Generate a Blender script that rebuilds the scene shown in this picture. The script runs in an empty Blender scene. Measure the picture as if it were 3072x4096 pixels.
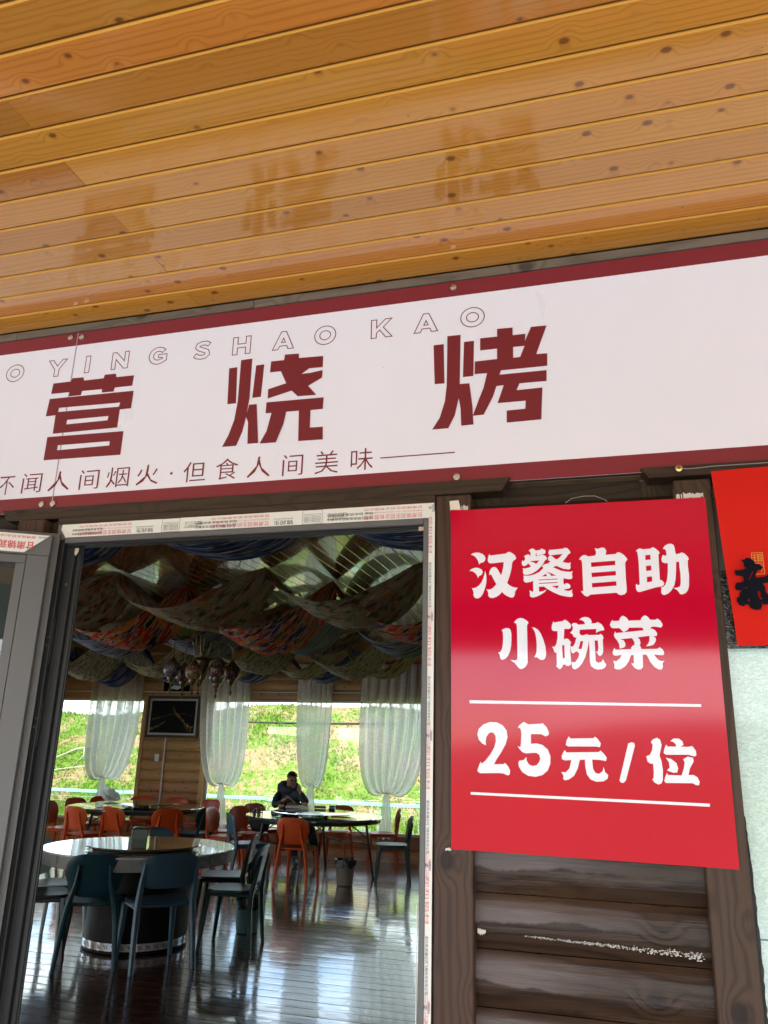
import bpy, bmesh, math, random
from mathutils import Vector, Matrix
random.seed(7)
S = bpy.context.scene
COL = S.collection
PI = math.pi

# ------------------------------------------------------------------ camera, world, sun, exposure
cam_d = bpy.data.cameras.new('camera'); cam = bpy.data.objects.new('camera', cam_d); COL.objects.link(cam)
yaw, pit, rol = math.radians(-16.29), math.radians(16.95), math.radians(1.57)
fw = Vector((math.sin(yaw)*math.cos(pit), math.cos(yaw)*math.cos(pit), math.sin(pit)))
r0 = Vector((math.cos(yaw), -math.sin(yaw), 0)); u0 = r0.cross(fw)
cr = math.cos(rol)*r0 + math.sin(rol)*u0; cu = -math.sin(rol)*r0 + math.cos(rol)*u0
cam.matrix_world = Matrix(((cr.x, cu.x, -fw.x, 0), (cr.y, cu.y, -fw.y, 0), (cr.z, cu.z, -fw.z, 1.6), (0, 0, 0, 1)))
cam_d.sensor_fit = 'VERTICAL'; cam_d.sensor_height = 36; cam_d.lens = 36*3162/4096
cam_d.clip_start = 0.05; cam_d.clip_end = 2000
S.camera = cam

SUN_EL, SUN_AZ = math.radians(52), math.radians(222)          # azimuth measured clockwise from +Y
W = bpy.data.worlds.new('World'); S.world = W; W.use_nodes = True
nt = W.node_tree; bg = nt.nodes['Background']
sky = nt.nodes.new('ShaderNodeTexSky'); sky.sky_type = 'NISHITA'; sky.sun_disc = False
sky.sun_elevation = SUN_EL; sky.sun_rotation = SUN_AZ; sky.altitude = 1500; sky.dust_density = 2.5; sky.air_density = 1.0; sky.ozone_density = 1.0
# broken fair-weather cloud over the whole sky
tcw = nt.nodes.new('ShaderNodeTexCoord'); mpw = nt.nodes.new('ShaderNodeMapping'); mpw.inputs['Scale'].default_value = (1.6, 1.6, 5.0)
nzw = nt.nodes.new('ShaderNodeTexNoise'); nzw.inputs['Scale'].default_value = 1.5; nzw.inputs['Detail'].default_value = 7; nzw.inputs['Roughness'].default_value = .58
mrw = nt.nodes.new('ShaderNodeMapRange'); mrw.interpolation_type = 'SMOOTHSTEP'; mrw.inputs[1].default_value = .42; mrw.inputs[2].default_value = .60
mxw = nt.nodes.new('ShaderNodeMix'); mxw.data_type = 'RGBA'; mxw.inputs[7].default_value = (8.6, 8.7, 8.9, 1)
nt.links.new(tcw.outputs['Generated'], mpw.inputs[0]); nt.links.new(mpw.outputs[0], nzw.inputs['Vector']); nt.links.new(nzw.outputs[0], mrw.inputs[0])
nt.links.new(mrw.outputs[0], mxw.inputs[0]); nt.links.new(sky.outputs[0], mxw.inputs[6]); nt.links.new(mxw.outputs[2], bg.inputs[0]); bg.inputs[1].default_value = 0.15
sd = bpy.data.lights.new('sun', 'SUN'); sd.energy = 4.0; sd.angle = math.radians(0.53); sd.color = (1, 0.97, 0.93)
sun = bpy.data.objects.new('sun', sd); COL.objects.link(sun)
sv = Vector((math.sin(SUN_AZ)*math.cos(SUN_EL), math.cos(SUN_AZ)*math.cos(SUN_EL), math.sin(SUN_EL)))
sun.rotation_euler = sv.to_track_quat('Z', 'Y').to_euler(); sun.location = sv*40
S.view_settings.view_transform = 'Standard'; S.view_settings.look = 'None'
S.view_settings.exposure = 2.32; S.view_settings.gamma = 1
S.render.engine = 'CYCLES'
cy = S.cycles
cy.max_bounces = 10; cy.diffuse_bounces = 5; cy.glossy_bounces = 4; cy.transmission_bounces = 6; cy.transparent_max_bounces = 16
cy.caustics_reflective = False; cy.caustics_refractive = False; cy.sample_clamp_indirect = 6
cy.use_denoising = True
try: cy.denoiser = 'OPENIMAGEDENOISE'
except Exception: pass

# ------------------------------------------------------------------ helpers: objects
def tag(o, label=None, cat=None, group=None, kind=None):
    if label: o['label'] = label
    if cat: o['category'] = cat
    if group: o['group'] = group
    if kind: o['kind'] = kind
    return o
def thing(name, label, cat, loc=(0, 0, 0), rotz=0, group=None):
    o = bpy.data.objects.new(name, None); COL.objects.link(o); o.empty_display_size = .1
    o.location = loc; o.rotation_euler = (0, 0, rotz)
    return tag(o, label, cat, group)
def aloc(p):
    v = Vector((0, 0, 0))
    while p is not None: v = v + Vector(p.location); p = p.parent
    return v
class MB:
    """collects shapes into one mesh"""
    def __init__(s): s.v = []; s.f = []; s.m = []; s.sm = []
    def add(s, vs, fs, mi=0, smooth=False):
        n = len(s.v); s.v += [tuple(v) for v in vs]
        for f in fs: s.f.append(tuple(i+n for i in f)); s.m.append(mi); s.sm.append(smooth)
        return s
    def box(s, x0, x1, y0, y1, z0, z1, mi=0):
        return s.add([(x0,y0,z0),(x1,y0,z0),(x1,y1,z0),(x0,y1,z0),(x0,y0,z1),(x1,y0,z1),(x1,y1,z1),(x0,y1,z1)],
              [(3,2,1,0),(4,5,6,7),(0,1,5,4),(1,2,6,5),(2,3,7,6),(3,0,4,7)], mi)
    def bbox(s, x0, x1, y0, y1, z0, z1, b=.003, mi=0):
        """box with chamfered edges"""
        b = min(b, (x1-x0)*.45, (y1-y0)*.45, (z1-z0)*.45)
        bm = bmesh.new(); bmesh.ops.create_cube(bm, size=1)
        for v in bm.verts: v.co = ((x0+x1)/2+v.co.x*(x1-x0), (y0+y1)/2+v.co.y*(y1-y0), (z0+z1)/2+v.co.z*(z1-z0))
        bmesh.ops.bevel(bm, geom=bm.edges[:], offset=b, segments=1, affect='EDGES')
        return s.bm(bm, mi)
    def bm(s, bm, mi=0, smooth=False):
        bm.verts.index_update()
        s.add([v.co[:] for v in bm.verts], [[v.index for v in f.verts] for f in bm.faces], mi, smooth); bm.free(); return s
    def prism(s, poly, axis, a0, a1, mi=0, smooth=False):
        """polygon extruded along an axis; poly in the other two axes (x: (y,z), y: (x,z), z: (x,y))"""
        def P(p, a): return {'x': (a, p[0], p[1]), 'y': (p[0], a, p[1]), 'z': (p[0], p[1], a)}[axis]
        n = len(poly); vs = [P(p, a0) for p in poly]+[P(p, a1) for p in poly]
        fs = [tuple(range(n))[::-1], tuple(range(n, 2*n))]+[(i, (i+1) % n, n+(i+1) % n, n+i) for i in range(n)]
        return s.add(vs, fs, mi, smooth)
    def tube(s, pts, rad, seg=8, mi=0, smooth=True, cap=True, squash=None):
        pts = [Vector(p) for p in pts]; n = len(pts)
        rad = rad if isinstance(rad, (list, tuple)) else [rad]*n
        vs = []; up = Vector((0, 0, 1))
        for i, p in enumerate(pts):
            d = (pts[min(i+1, n-1)]-pts[max(i-1, 0)]).normalized()
            a = d.cross(up if abs(d.z) < .95 else Vector((1, 0, 0))).normalized(); b = d.cross(a)
            for k in range(seg):
                t = 2*PI*k/seg+PI/seg
                vs.append(p+a*math.cos(t)*rad[i]*(squash or 1)+b*math.sin(t)*rad[i])
        fs = [(i*seg+k, i*seg+(k+1) % seg, (i+1)*seg+(k+1) % seg, (i+1)*seg+k) for i in range(n-1) for k in range(seg)]
        if cap: fs += [tuple(range(seg))[::-1], tuple((n-1)*seg+k for k in range(seg))]
        return s.add(vs, fs, mi, smooth)
    def lathe(s, prof, c=(0, 0, 0), seg=32, mi=0, smooth=True):
        vs = []; n = len(prof)
        for r, z in prof:
            for k in range(seg):
                t = 2*PI*k/seg; vs.append((c[0]+r*math.cos(t), c[1]+r*math.sin(t), c[2]+z))
        fs = [(i*seg+k, i*seg+(k+1) % seg, (i+1)*seg+(k+1) % seg, (i+1)*seg+k) for i in range(n-1) for k in range(seg)]
        if prof[0][0] > 1e-6: fs.append(tuple(range(seg))[::-1])
        if prof[-1][0] > 1e-6: fs.append(tuple((n-1)*seg+k for k in range(seg)))
        return s.add(vs, fs, mi, smooth)
    def mesh(s, name, mats):
        me = bpy.data.meshes.new(name); me.from_pydata(s.v, [], s.f)
        for m in (mats if isinstance(mats, (list, tuple)) else [mats]): me.materials.append(m)
        me.polygons.foreach_set('material_index', s.m); me.polygons.foreach_set('use_smooth', s.sm)
        me.update()
        if any(s.sm): me.set_sharp_from_angle(angle=math.radians(38))
        return me
    def build(s, name, mats, parent=None, world=True, origin=None):
        """world=True: coordinates are world coordinates; the parent's location (unrotated) is taken off"""
        off = aloc(parent) if (world and parent is not None) else Vector((0, 0, 0))
        org = Vector(origin) if origin is not None else off
        if org.length > 0: s.v = [(v[0]-org.x, v[1]-org.y, v[2]-org.z) for v in s.v]
        o = bpy.data.objects.new(name, s.mesh(name, mats)); COL.objects.link(o)
        o.location = org-off; o.parent = parent
        return o
def inst(me, name, loc, parent=None, rot=(0, 0, 0)):
    o = bpy.data.objects.new(name, me); COL.objects.link(o); o.parent = parent
    o.location = Vector(loc)-(aloc(parent) if parent is not None else Vector((0, 0, 0))); o.rotation_euler = rot
    return o
def dup(root, loc, rotz, label=None, mats=None, group=None):
    """copy a thing with its parts and sub-parts; mats swaps materials by name"""
    def cp(o, par):
        c = o.copy(); COL.objects.link(c); c.parent = par
        if mats and o.data and o.data.materials and o.data.materials[0] in mats:
            c.material_slots[0].link = 'OBJECT'; c.material_slots[0].material = mats[o.data.materials[0]]
        for ch in o.children: cp(ch, c)
        return c
    r = cp(root, None); r.location = loc; r.rotation_euler = (0, 0, rotz)
    if label: r['label'] = label
    if group: r['group'] = group
    return r
def curve_mesh(c, name):
    o = bpy.data.objects.new('tmp', c); COL.objects.link(o)
    bpy.context.view_layer.update()
    me = bpy.data.meshes.new_from_object(o.evaluated_get(bpy.context.evaluated_depsgraph_get()))
    bpy.data.objects.remove(o); me.name = name; return me
def flat_shapes(shapes, name, mat, y, parent, t=.0004, step=.00025):
    """shapes: [[outer, hole, ...], ...] in x,z on a wall that faces -Y; strokes of one character each sit a hair proud of the last"""
    mb = MB()
    for k, sh in enumerate(shapes):
        c = bpy.data.curves.new('c', 'CURVE'); c.dimensions = '2D'; c.fill_mode = 'BOTH'; c.extrude = t/2
        for poly in sh:
            sp = c.splines.new('POLY'); sp.points.add(len(poly)-1)
            for p, q in zip(sp.points, poly): p.co = (q[0], q[1], 0, 1)
            sp.use_cyclic_u = True
        me = curve_mesh(c, name)
        yy = y-k*step
        mb.add([(v.co.x, yy-v.co.z, v.co.y) for v in me.vertices], [tuple(p.vertices) for p in me.polygons])
        bpy.data.meshes.remove(me); bpy.data.curves.remove(c)
    return mb.build(name, mat, parent)
def text_bm(body, size, width=None, bold=0, spacing=1.0):
    """text as 2-D mesh data, left-bottom at 0,0, optionally stretched to width"""
    c = bpy.data.curves.new('t', 'FONT'); c.body = body; c.size = size; c.offset = bold; c.space_character = spacing
    c.resolution_u = 2
    me = curve_mesh(c, 'text')
    vs = [(v.co.x, v.co.y) for v in me.vertices]; fs = [tuple(p.vertices) for p in me.polygons]
    bpy.data.meshes.remove(me); bpy.data.curves.remove(c)
    if not vs: return [], [], 0, 0
    x0 = min(v[0] for v in vs); x1 = max(v[0] for v in vs); y0 = min(v[1] for v in vs); y1 = max(v[1] for v in vs)
    k = width/(x1-x0) if width else 1
    return [((x-x0)*k, y-y0) for x, y in vs], fs, (x1-x0)*k, y1-y0
def wall_text(mb, body, x, z, y, h, width=None, bold=0, rot=0, mi=0, spacing=1.0):
    """writes text of glyph height h with its lower left corner at x,z (before rotation by rot about that corner)"""
    vs, fs, w, hh = text_bm(body, 1, None, bold, spacing)
    if not vs: return
    k = h/hh; kx = width/w if width else k
    ca, sa = math.cos(rot), math.sin(rot)
    mb.add([(x+ca*a*kx-sa*b*k, y, z+sa*a*kx+ca*b*k) for a, b in vs], fs, mi)
def strip(pts, w, closed):
    """outline polyline of width w as quads (2-D)"""
    n = len(pts); L = []; R = []
    for i in range(n):
        p = Vector(pts[i]); a = Vector(pts[(i-1) % n]); b = Vector(pts[(i+1) % n])
        if not closed and i == 0: a = p*2-b
        if not closed and i == n-1: b = p*2-a
        d1 = (p-a).normalized(); d2 = (b-p).normalized()
        n1 = Vector((-d1.y, d1.x)); n2 = Vector((-d2.y, d2.x)); m = (n1+n2)
        m = m.normalized() if m.length > 1e-4 else n1
        k = w/2/max(.35, m.dot(n1)); L.append(p+m*k); R.append(p-m*k)
    vs = [tuple(v) for v in L+R]; m = n if closed else n-1
    return vs, [(i, (i+1) % n, n+(i+1) % n, n+i) for i in range(m)]

# ------------------------------------------------------------------ helpers: materials
class NB:
    def __init__(s, name):
        s.mat = bpy.data.materials.new(name); s.mat.use_nodes = True; s.t = s.mat.node_tree
        s.b = s.t.nodes['Principled BSDF']; s.out = s.t.nodes['Material Output']
    def n(s, typ, **kw):
        o = s.t.nodes.new(typ)
        for k, v in kw.items(): setattr(o, k, v)
        return o
    def put(s, sock, v):
        if isinstance(v, bpy.types.NodeSocket): s.t.links.new(v, sock)
        elif v is not None:
            if hasattr(sock.default_value, '__len__') and len(sock.default_value) == 4 and len(v) == 3: v = (*v, 1)
            sock.default_value = v
    def m(s, op, a, b=None, c=None, clamp=False):
        o = s.n('ShaderNodeMath', operation=op, use_clamp=clamp); s.put(o.inputs[0], a)
        if b is not None: s.put(o.inputs[1], b)
        if c is not None: s.put(o.inputs[2], c)
        return o.outputs[0]
    def sstep(s, v, a, b):
        o = s.n('ShaderNodeMapRange', interpolation_type='SMOOTHSTEP'); s.put(o.inputs[0], v)
        o.inputs[1].default_value = a; o.inputs[2].default_value = b
        return o.outputs[0]
    def obj(s): return s.n('ShaderNodeTexCoord').outputs['Object']
    def uv(s): return s.n('ShaderNodeTexCoord').outputs['UV']
    def rnd(s): return s.n('ShaderNodeObjectInfo').outputs['Random']
    def sep(s, v): 
        o = s.n('ShaderNodeSeparateXYZ'); s.put(o.inputs[0], v); return o.outputs
    def comb(s, x, y, z):
        o = s.n('ShaderNodeCombineXYZ')
        for i, v in enumerate((x, y, z)): s.put(o.inputs[i], v)
        return o.outputs[0]
    def noise(s, v, sc, det=3, rough=.5, dist=0):
        o = s.n('ShaderNodeTexNoise'); s.put(o.inputs['Vector'], v); o.inputs['Scale'].default_value = sc
        o.inputs['Detail'].default_value = det; o.inputs['Roughness'].default_value = rough; o.inputs['Distortion'].default_value = dist
        return o.outputs[0]
    def vor(s, v, sc, feat='F1', rand=1):
        o = s.n('ShaderNodeTexVoronoi', feature=feat); s.put(o.inputs['Vector'], v); o.inputs['Scale'].default_value = sc
        if 'Randomness' in o.inputs: o.inputs['Randomness'].default_value = rand
        return o.outputs
    def mix(s, f, a, b, mode='MIX'):
        o = s.n('ShaderNodeMix', data_type='RGBA', blend_type=mode); s.put(o.inputs[0], f); s.put(o.inputs[6], a); s.put(o.inputs[7], b)
        return o.outputs[2]
    def ramp(s, f, stops, interp='LINEAR'):
        o = s.n('ShaderNodeValToRGB'); s.put(o.inputs[0], f); cr = o.color_ramp; cr.interpolation = interp
        while len(cr.elements) < len(stops): cr.elements.new(.5)
        for e, (p, c) in zip(cr.elements, stops): e.position = p; e.color = (*c, 1)
        return o.outputs[0]
    def hsv(s, col, h=.5, sa=1, v=1):
        o = s.n('ShaderNodeHueSaturation'); s.put(o.inputs['Color'], col); s.put(o.inputs['Hue'], h); s.put(o.inputs['Saturation'], sa); s.put(o.inputs['Value'], v)
        return o.outputs[0]
    def bump(s, h, strength=.3, dist=.002):
        o = s.n('ShaderNodeBump'); s.put(o.inputs['Height'], h); o.inputs['Strength'].default_value = strength; o.inputs['Distance'].default_value = dist
        s.put(s.b.inputs['Normal'], o.outputs[0]); return o.outputs[0]
    def set(s, **kw):
        for k, v in kw.items(): s.put(s.b.inputs[{'col': 'Base Color', 'rough': 'Roughness', 'metal': 'Metallic', 'spec': 'Specular IOR Level', 'coat': 'Coat Weight', 'coatr': 'Coat Roughness', 'ior': 'IOR', 'trans': 'Transmission Weight', 'alpha': 'Alpha'}[k]], v)
        return s.mat
def plain(name, col, rough=.5, metal=0, spec=.5, coat=0, var=.06, nscale=9, bump=0, bscale=120):
    n = NB(name); c = n.noise(n.obj(), nscale, 4)
    f = n.m('MULTIPLY_ADD', c, 2*var, 1-var)
    n.set(col=n.hsv(col, v=f), rough=n.m('MULTIPLY_ADD', c, .16, max(.02, rough-.08)), metal=metal, spec=spec, coat=coat)
    if bump: n.bump(n.noise(n.obj(), bscale, 2), bump, .001)
    return n.mat
def wood(name, light, dark, knot, L='x', C='y', rough=.3, coat=.0, coatr=.1, knots=1.0, var=.35, gs=55, kscale=8, sat=1, bump=.15, hue=.02, amp=1.0, cior=1.5, spec=.5, nails=False, scuff=0, lstr=1.6, sharp=2.6):
    """varnished or stained board wood: growth rings bent round knots, fine fibre, board to board variation"""
    n = NB(name); o = n.sep(n.obj()); ax = {'x': 0, 'y': 1, 'z': 2}
    l, c = o[ax[L]], o[ax[C]]; r = n.rnd()
    lo = n.m('MULTIPLY_ADD', r, 61.7, l); co = n.m('MULTIPLY_ADD', r, 17.3, c); z = n.m('MULTIPLY', r, 31.1)
    kv = n.comb(n.m('MULTIPLY', lo, kscale*.8), n.m('MULTIPLY', co, kscale*1.1), z)
    d = n.vor(kv, 1.0)[0]
    warp = n.noise(n.comb(n.m('MULTIPLY', lo, lstr), n.m('MULTIPLY', co, 7), z), 1.0, 3)
    g = n.m('MULTIPLY_ADD', co, gs*.35, n.m('MULTIPLY', warp, 5.0))
    g = n.m('ADD', g, n.m('MULTIPLY', n.sstep(d, .42, .02), 1.9*knots))
    g = n.m('ADD', g, n.m('MULTIPLY', n.noise(n.comb(n.m('MULTIPLY', lo, 5), n.m('MULTIPLY', co, 60), z), 1, 2), .55))
    ring = n.m('MULTIPLY_ADD', n.m('SINE', n.m('MULTIPLY', g, 6.283)), .5, .5)
    ring = n.m('POWER', ring, sharp)
    fib = n.noise(n.comb(n.m('MULTIPLY', lo, 9), n.m('MULTIPLY', co, 420), z), 1, 2)
    soft = n.noise(n.comb(n.m('MULTIPLY', lo, .9), n.m('MULTIPLY', co, 5), z), 1, 2)
    f = n.m('ADD', n.m('MULTIPLY', ring, .5*amp), n.m('MULTIPLY_ADD', fib, .25*amp, n.m('MULTIPLY_ADD', soft, .7, -.42)), clamp=True)
    col = n.mix(f, light, dark)
    km = n.m('MULTIPLY', n.sstep(d, .16*knots, .10*knots), 1.0); kc = n.sstep(d, .24*knots, .05)
    col = n.mix(n.m('MULTIPLY', kc, .55), col, dark); col = n.mix(n.m('MULTIPLY', km, .68), col, knot)
    if nails:
        nd = n.vor(n.comb(n.m('MULTIPLY', lo, 9), n.m('MULTIPLY', co, 16), n.m('MULTIPLY', r, 9)), 1)[0]; col = n.mix(n.m('MULTIPLY', n.sstep(nd, .035, .02), .8), col, (.05, .02, .01))
    v = n.m('MULTIPLY_ADD', r, var, 1-var*.5); r2 = n.m('FRACT', n.m('MULTIPLY', r, 7.31))
    col = n.hsv(col, h=n.m('MULTIPLY_ADD', r2, hue, .5-hue/2), sa=sat, v=v)
    if scuff:
        sc = n.noise(n.comb(n.m('MULTIPLY', lo, 5), n.m('MULTIPLY', co, 16), z), 1, 6, .7); coatr = n.m('MULTIPLY_ADD', n.sstep(sc, .42, .72), scuff, coatr)
    n.set(col=col, rough=n.m('MULTIPLY_ADD', fib, .12, rough-.06), coat=coat, coatr=coatr, spec=spec); n.b.inputs['Coat IOR'].default_value = cior
    n.bump(n.m('ADD', n.m('MULTIPLY', fib, .5), n.m('MULTIPLY', ring, .5)), bump, .0012)
    return n.mat
def glass(name, tint=(.93, .97, .95), rough=0.0, k=1.0, bump=0):
    n = NB(name); n.t.nodes.remove(n.b)
    tr = n.n('ShaderNodeBsdfTransparent'); tr.inputs[0].default_value = (*tint, 1)
    gl = n.n('ShaderNodeBsdfAnisotropic'); gl.inputs['Roughness'].default_value = rough
    fr = n.n('ShaderNodeFresnel'); fr.inputs[0].default_value = 1.5
    mx = n.n('ShaderNodeMixShader'); f = n.m('MULTIPLY', fr.outputs[0], 1.6*k, clamp=True)
    n.t.links.new(f, mx.inputs[0]); n.t.links.new(tr.outputs[0], mx.inputs[1]); n.t.links.new(gl.outputs[0], mx.inputs[2])
    n.t.links.new(mx.outputs[0], n.out.inputs[0]); return n.mat

MT = {}
MT['soffit'] = wood('soffit_pine', (.53, .222, .034), (.25, .080, .008), (.10, .026, .008), 'x', 'y', rough=.4, coat=1.0, coatr=.09, var=.42, gs=190, bump=.06, amp=.62, knots=.80, kscale=13, lstr=.55, sharp=3.6, spec=.08, hue=.018, nails=True, cior=1.65)
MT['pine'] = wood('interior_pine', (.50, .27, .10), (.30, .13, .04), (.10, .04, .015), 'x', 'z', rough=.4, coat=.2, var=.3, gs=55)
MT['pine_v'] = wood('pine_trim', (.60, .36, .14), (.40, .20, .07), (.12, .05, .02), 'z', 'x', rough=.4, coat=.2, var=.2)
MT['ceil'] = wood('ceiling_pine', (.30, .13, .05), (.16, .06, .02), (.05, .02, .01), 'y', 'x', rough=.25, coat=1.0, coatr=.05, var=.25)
MT['floor'] = wood('laminate_floor', (.085, .032, .018), (.036, .014, .009), (.02, .01, .008), 'x', 'y', rough=.26, coat=1.0, coatr=.07, knots=.3, var=.5, gs=80, bump=.12, cior=1.75, scuff=.16)
MT['dwood'] = wood('stained_post', (.070, .042, .026), (.022, .012, .008), (.012, .007, .005), 'z', 'x', rough=.46, coat=.0, var=.3, gs=130, bump=.6, spec=.22)
MT['dbeam'] = wood('stained_beam', (.052, .030, .019), (.018, .010, .007), (.012, .007, .005), 'x', 'z', rough=.42, coat=.0, var=.3, gs=130, bump=.5, spec=.28)
MT['greyboard'] = wood('weathered_board', (.16, .13, .10), (.07, .055, .04), (.03, .02, .016), 'x', 'z', rough=.5, var=.3)
MT['rawboard'] = wood('raw_board', (.20, .12, .065), (.09, .05, .025), (.05, .03, .02), 'x', 'z', rough=.6, var=.2)
def log_mat():
    n = NB('oiled_log'); o = n.sep(n.obj()); r = n.rnd()
    lo = n.m('MULTIPLY_ADD', r, 43.7, o[0]); z = o[2]
    d = n.vor(n.comb(n.m('MULTIPLY', lo, 6), n.m('MULTIPLY_ADD', r, 5.0, n.m('MULTIPLY', z, 9)), n.m('MULTIPLY', r, 23.0)), 1)[0]
    warp = n.noise(n.comb(n.m('MULTIPLY', lo, 2), n.m('MULTIPLY', z, 9), r), 1, 2)
    g = n.m('ADD', n.m('MULTIPLY_ADD', z, 34, n.m('MULTIPLY', warp, 5)), n.m('MULTIPLY', n.sstep(d, .4, .02), 2))
    ring = n.m('POWER', n.m('MULTIPLY_ADD', n.m('SINE', n.m('MULTIPLY', g, 6.283)), .5, .5), 2)
    fib = n.noise(n.comb(n.m('MULTIPLY', lo, 12), n.m('MULTIPLY', z, 380), r), 1, 2)
    col = n.mix(n.m('MULTIPLY_ADD', ring, .5, n.m('MULTIPLY', fib, .4)), (.045, .025, .014), (.012, .007, .005))
    col = n.mix(n.sstep(d, .17, .10), col, (.012, .008, .006))
    # pale sheen painted on each upper half, plus ragged patches of bare wood
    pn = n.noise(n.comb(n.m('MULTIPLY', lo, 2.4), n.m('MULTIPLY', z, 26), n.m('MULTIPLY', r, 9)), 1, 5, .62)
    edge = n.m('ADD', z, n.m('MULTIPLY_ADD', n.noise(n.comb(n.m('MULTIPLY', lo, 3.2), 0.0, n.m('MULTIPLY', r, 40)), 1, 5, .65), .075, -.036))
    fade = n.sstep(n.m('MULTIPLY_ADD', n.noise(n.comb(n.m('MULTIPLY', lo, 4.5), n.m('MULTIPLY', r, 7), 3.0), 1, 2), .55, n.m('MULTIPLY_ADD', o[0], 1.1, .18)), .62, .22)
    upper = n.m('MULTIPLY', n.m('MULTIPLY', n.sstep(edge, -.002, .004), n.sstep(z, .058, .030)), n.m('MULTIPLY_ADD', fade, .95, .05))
    sheen_wear = n.m('MULTIPLY', n.m('ADD', upper, n.m('MULTIPLY', n.sstep(pn, .56, .66), .3), clamp=True), n.m('MULTIPLY_ADD', fib, 1.0, .25))
    col = n.mix(n.m('MULTIPLY', sheen_wear, .66), col, (.21, .18, .178))
    brown = n.sstep(n.noise(n.comb(n.m('MULTIPLY', lo, 1.7), n.m('MULTIPLY', z, 11), n.m('MULTIPLY_ADD', r, 11, 4.0)), 1, 4), .52, .68)
    col = n.mix(n.m('MULTIPLY', brown, .45), col, (.080, .042, .018))
    n.set(col=col, rough=n.m('MULTIPLY_ADD', sheen_wear, .20, .27), spec=.22, coat=.0)
    n.bump(n.m('ADD', n.m('MULTIPLY', fib, .6), n.m('MULTIPLY', ring, .5)), .55, .0016); return n.mat
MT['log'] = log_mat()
def sign_mat():
    n = NB('sign_white'); o = n.obj(); d = n.noise(n.comb(n.m('MULTIPLY', n.sep(o)[0], 1.3), 0.0, n.m('MULTIPLY', n.sep(o)[2], .5)), 3, 5, .6)
    col = n.hsv((.84, .845, .945), v=n.m('MULTIPLY_ADD', d, .07, .945)); s = n.vor(o, 8.5)[0]; col = n.mix(n.m('MULTIPLY', n.sstep(s, .022, .012), .7), col, (.12, .08, .09))
    n.set(col=col, rough=n.m('MULTIPLY_ADD', d, .2, .2), coat=.2); n.bump(n.noise(o, 1.6, 3), .12, .01); return n.mat
MT['white'] = sign_mat(); MT['paint'] = plain('white_paint', (.80, .80, .80), .4)
MT['soffit_edge'] = plain('soffit_groove', (.62, .30, .05), .6, spec=.08)
MT['maroon'] = plain('sign_maroon', (.20, .016, .026), .36, var=.05, nscale=3)
MT['maroon_p'] = plain('sign_maroon_print', (.175, .012, .019), .45, var=.04)
def poster_mat():
    n = NB('poster_red'); o = n.obj()
    sc = n.noise(n.comb(n.m('MULTIPLY', n.sep(o)[0], 2.2), 0.0, n.m('MULTIPLY', n.sep(o)[2], 34)), 3, 5, .7)
    s = n.sstep(sc, .68, .74); sm = n.noise(o, 5, 4)
    col = n.hsv((.52, .002, .030), v=n.m('MULTIPLY_ADD', sm, .12, .94)); col = n.mix(n.m('MULTIPLY', s, .05), col, (.75, .3, .3))
    dots = n.sstep(n.vor(o, 34)[0], .045, .025); col = n.mix(n.m('MULTIPLY', dots, .6), col, (.16, .01, .02))
    n.set(col=col, rough=n.m('MULTIPLY_ADD', sm, .12, .03), spec=.02, coat=.66, coatr=.08)
    n.bump(n.noise(o, 3, 5), .10, .006); return n.mat
MT['poster'] = poster_mat()
MT['pwhite'] = plain('poster_white_print', (.78, .80, .90), .3, coat=.6, var=.02)
MT['alu'] = plain('grey_aluminium', (.105, .106, .107), .42, metal=.0, spec=.5, var=.05, nscale=14, bump=.05, bscale=400)
MT['alud'] = plain('dark_aluminium', (.018, .019, .020), .38, var=.06, spec=.25)
MT['rubber'] = plain('black_rubber', (.012, .012, .012), .55)
MT['film'] = plain('protective_film', (.74, .75, .70), .38, var=.04, nscale=6, bump=.15, bscale=40)
MT['ink'] = plain('black_ink', (.03, .03, .035), .5)
MT['redink'] = plain('red_ink', (.60, .05, .08), .5)
MT['pinkink'] = plain('worn_red_ink', (.62, .18, .22), .5)
MT['blueink'] = plain('blue_ink', (.03, .04, .14), .5)
MT['steel'] = plain('brushed_steel', (.55, .52, .46), .28, metal=1, var=.1, nscale=60)
MT['brass'] = plain('brass_screw', (.62, .46, .20), .3, metal=1)
MT['oldbrass'] = plain('aged_brass', (.16, .115, .05), .35, metal=.8)
MT['wire'] = plain('grey_wire', (.30, .30, .28), .5)
MT['silicone'] = plain('silicone', (.55, .55, .52), .3)
MT['tape'] = plain('masking_tape', (.70, .66, .56), .6)
MT['plaster'] = plain('dry_filler', (.62, .60, .56), .8, bump=.5, bscale=200)
MT['seal'] = plain('black_sealant', (.008, .008, .009), .35)
MT['concrete'] = plain('pale_concrete', (.42, .44, .47), .85, var=.12, nscale=1.5, bump=.3, bscale=40)
MT['glass'] = glass('window_glass'); MT['doorglass'] = glass('door_glass', (.80, .86, .85), k=.8)
MT['tglass'] = glass('table_glass', (.55, .70, .68), k=1.6)
MT['dark'] = plain('dark_shade', (.02, .02, .02), .7)

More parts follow.
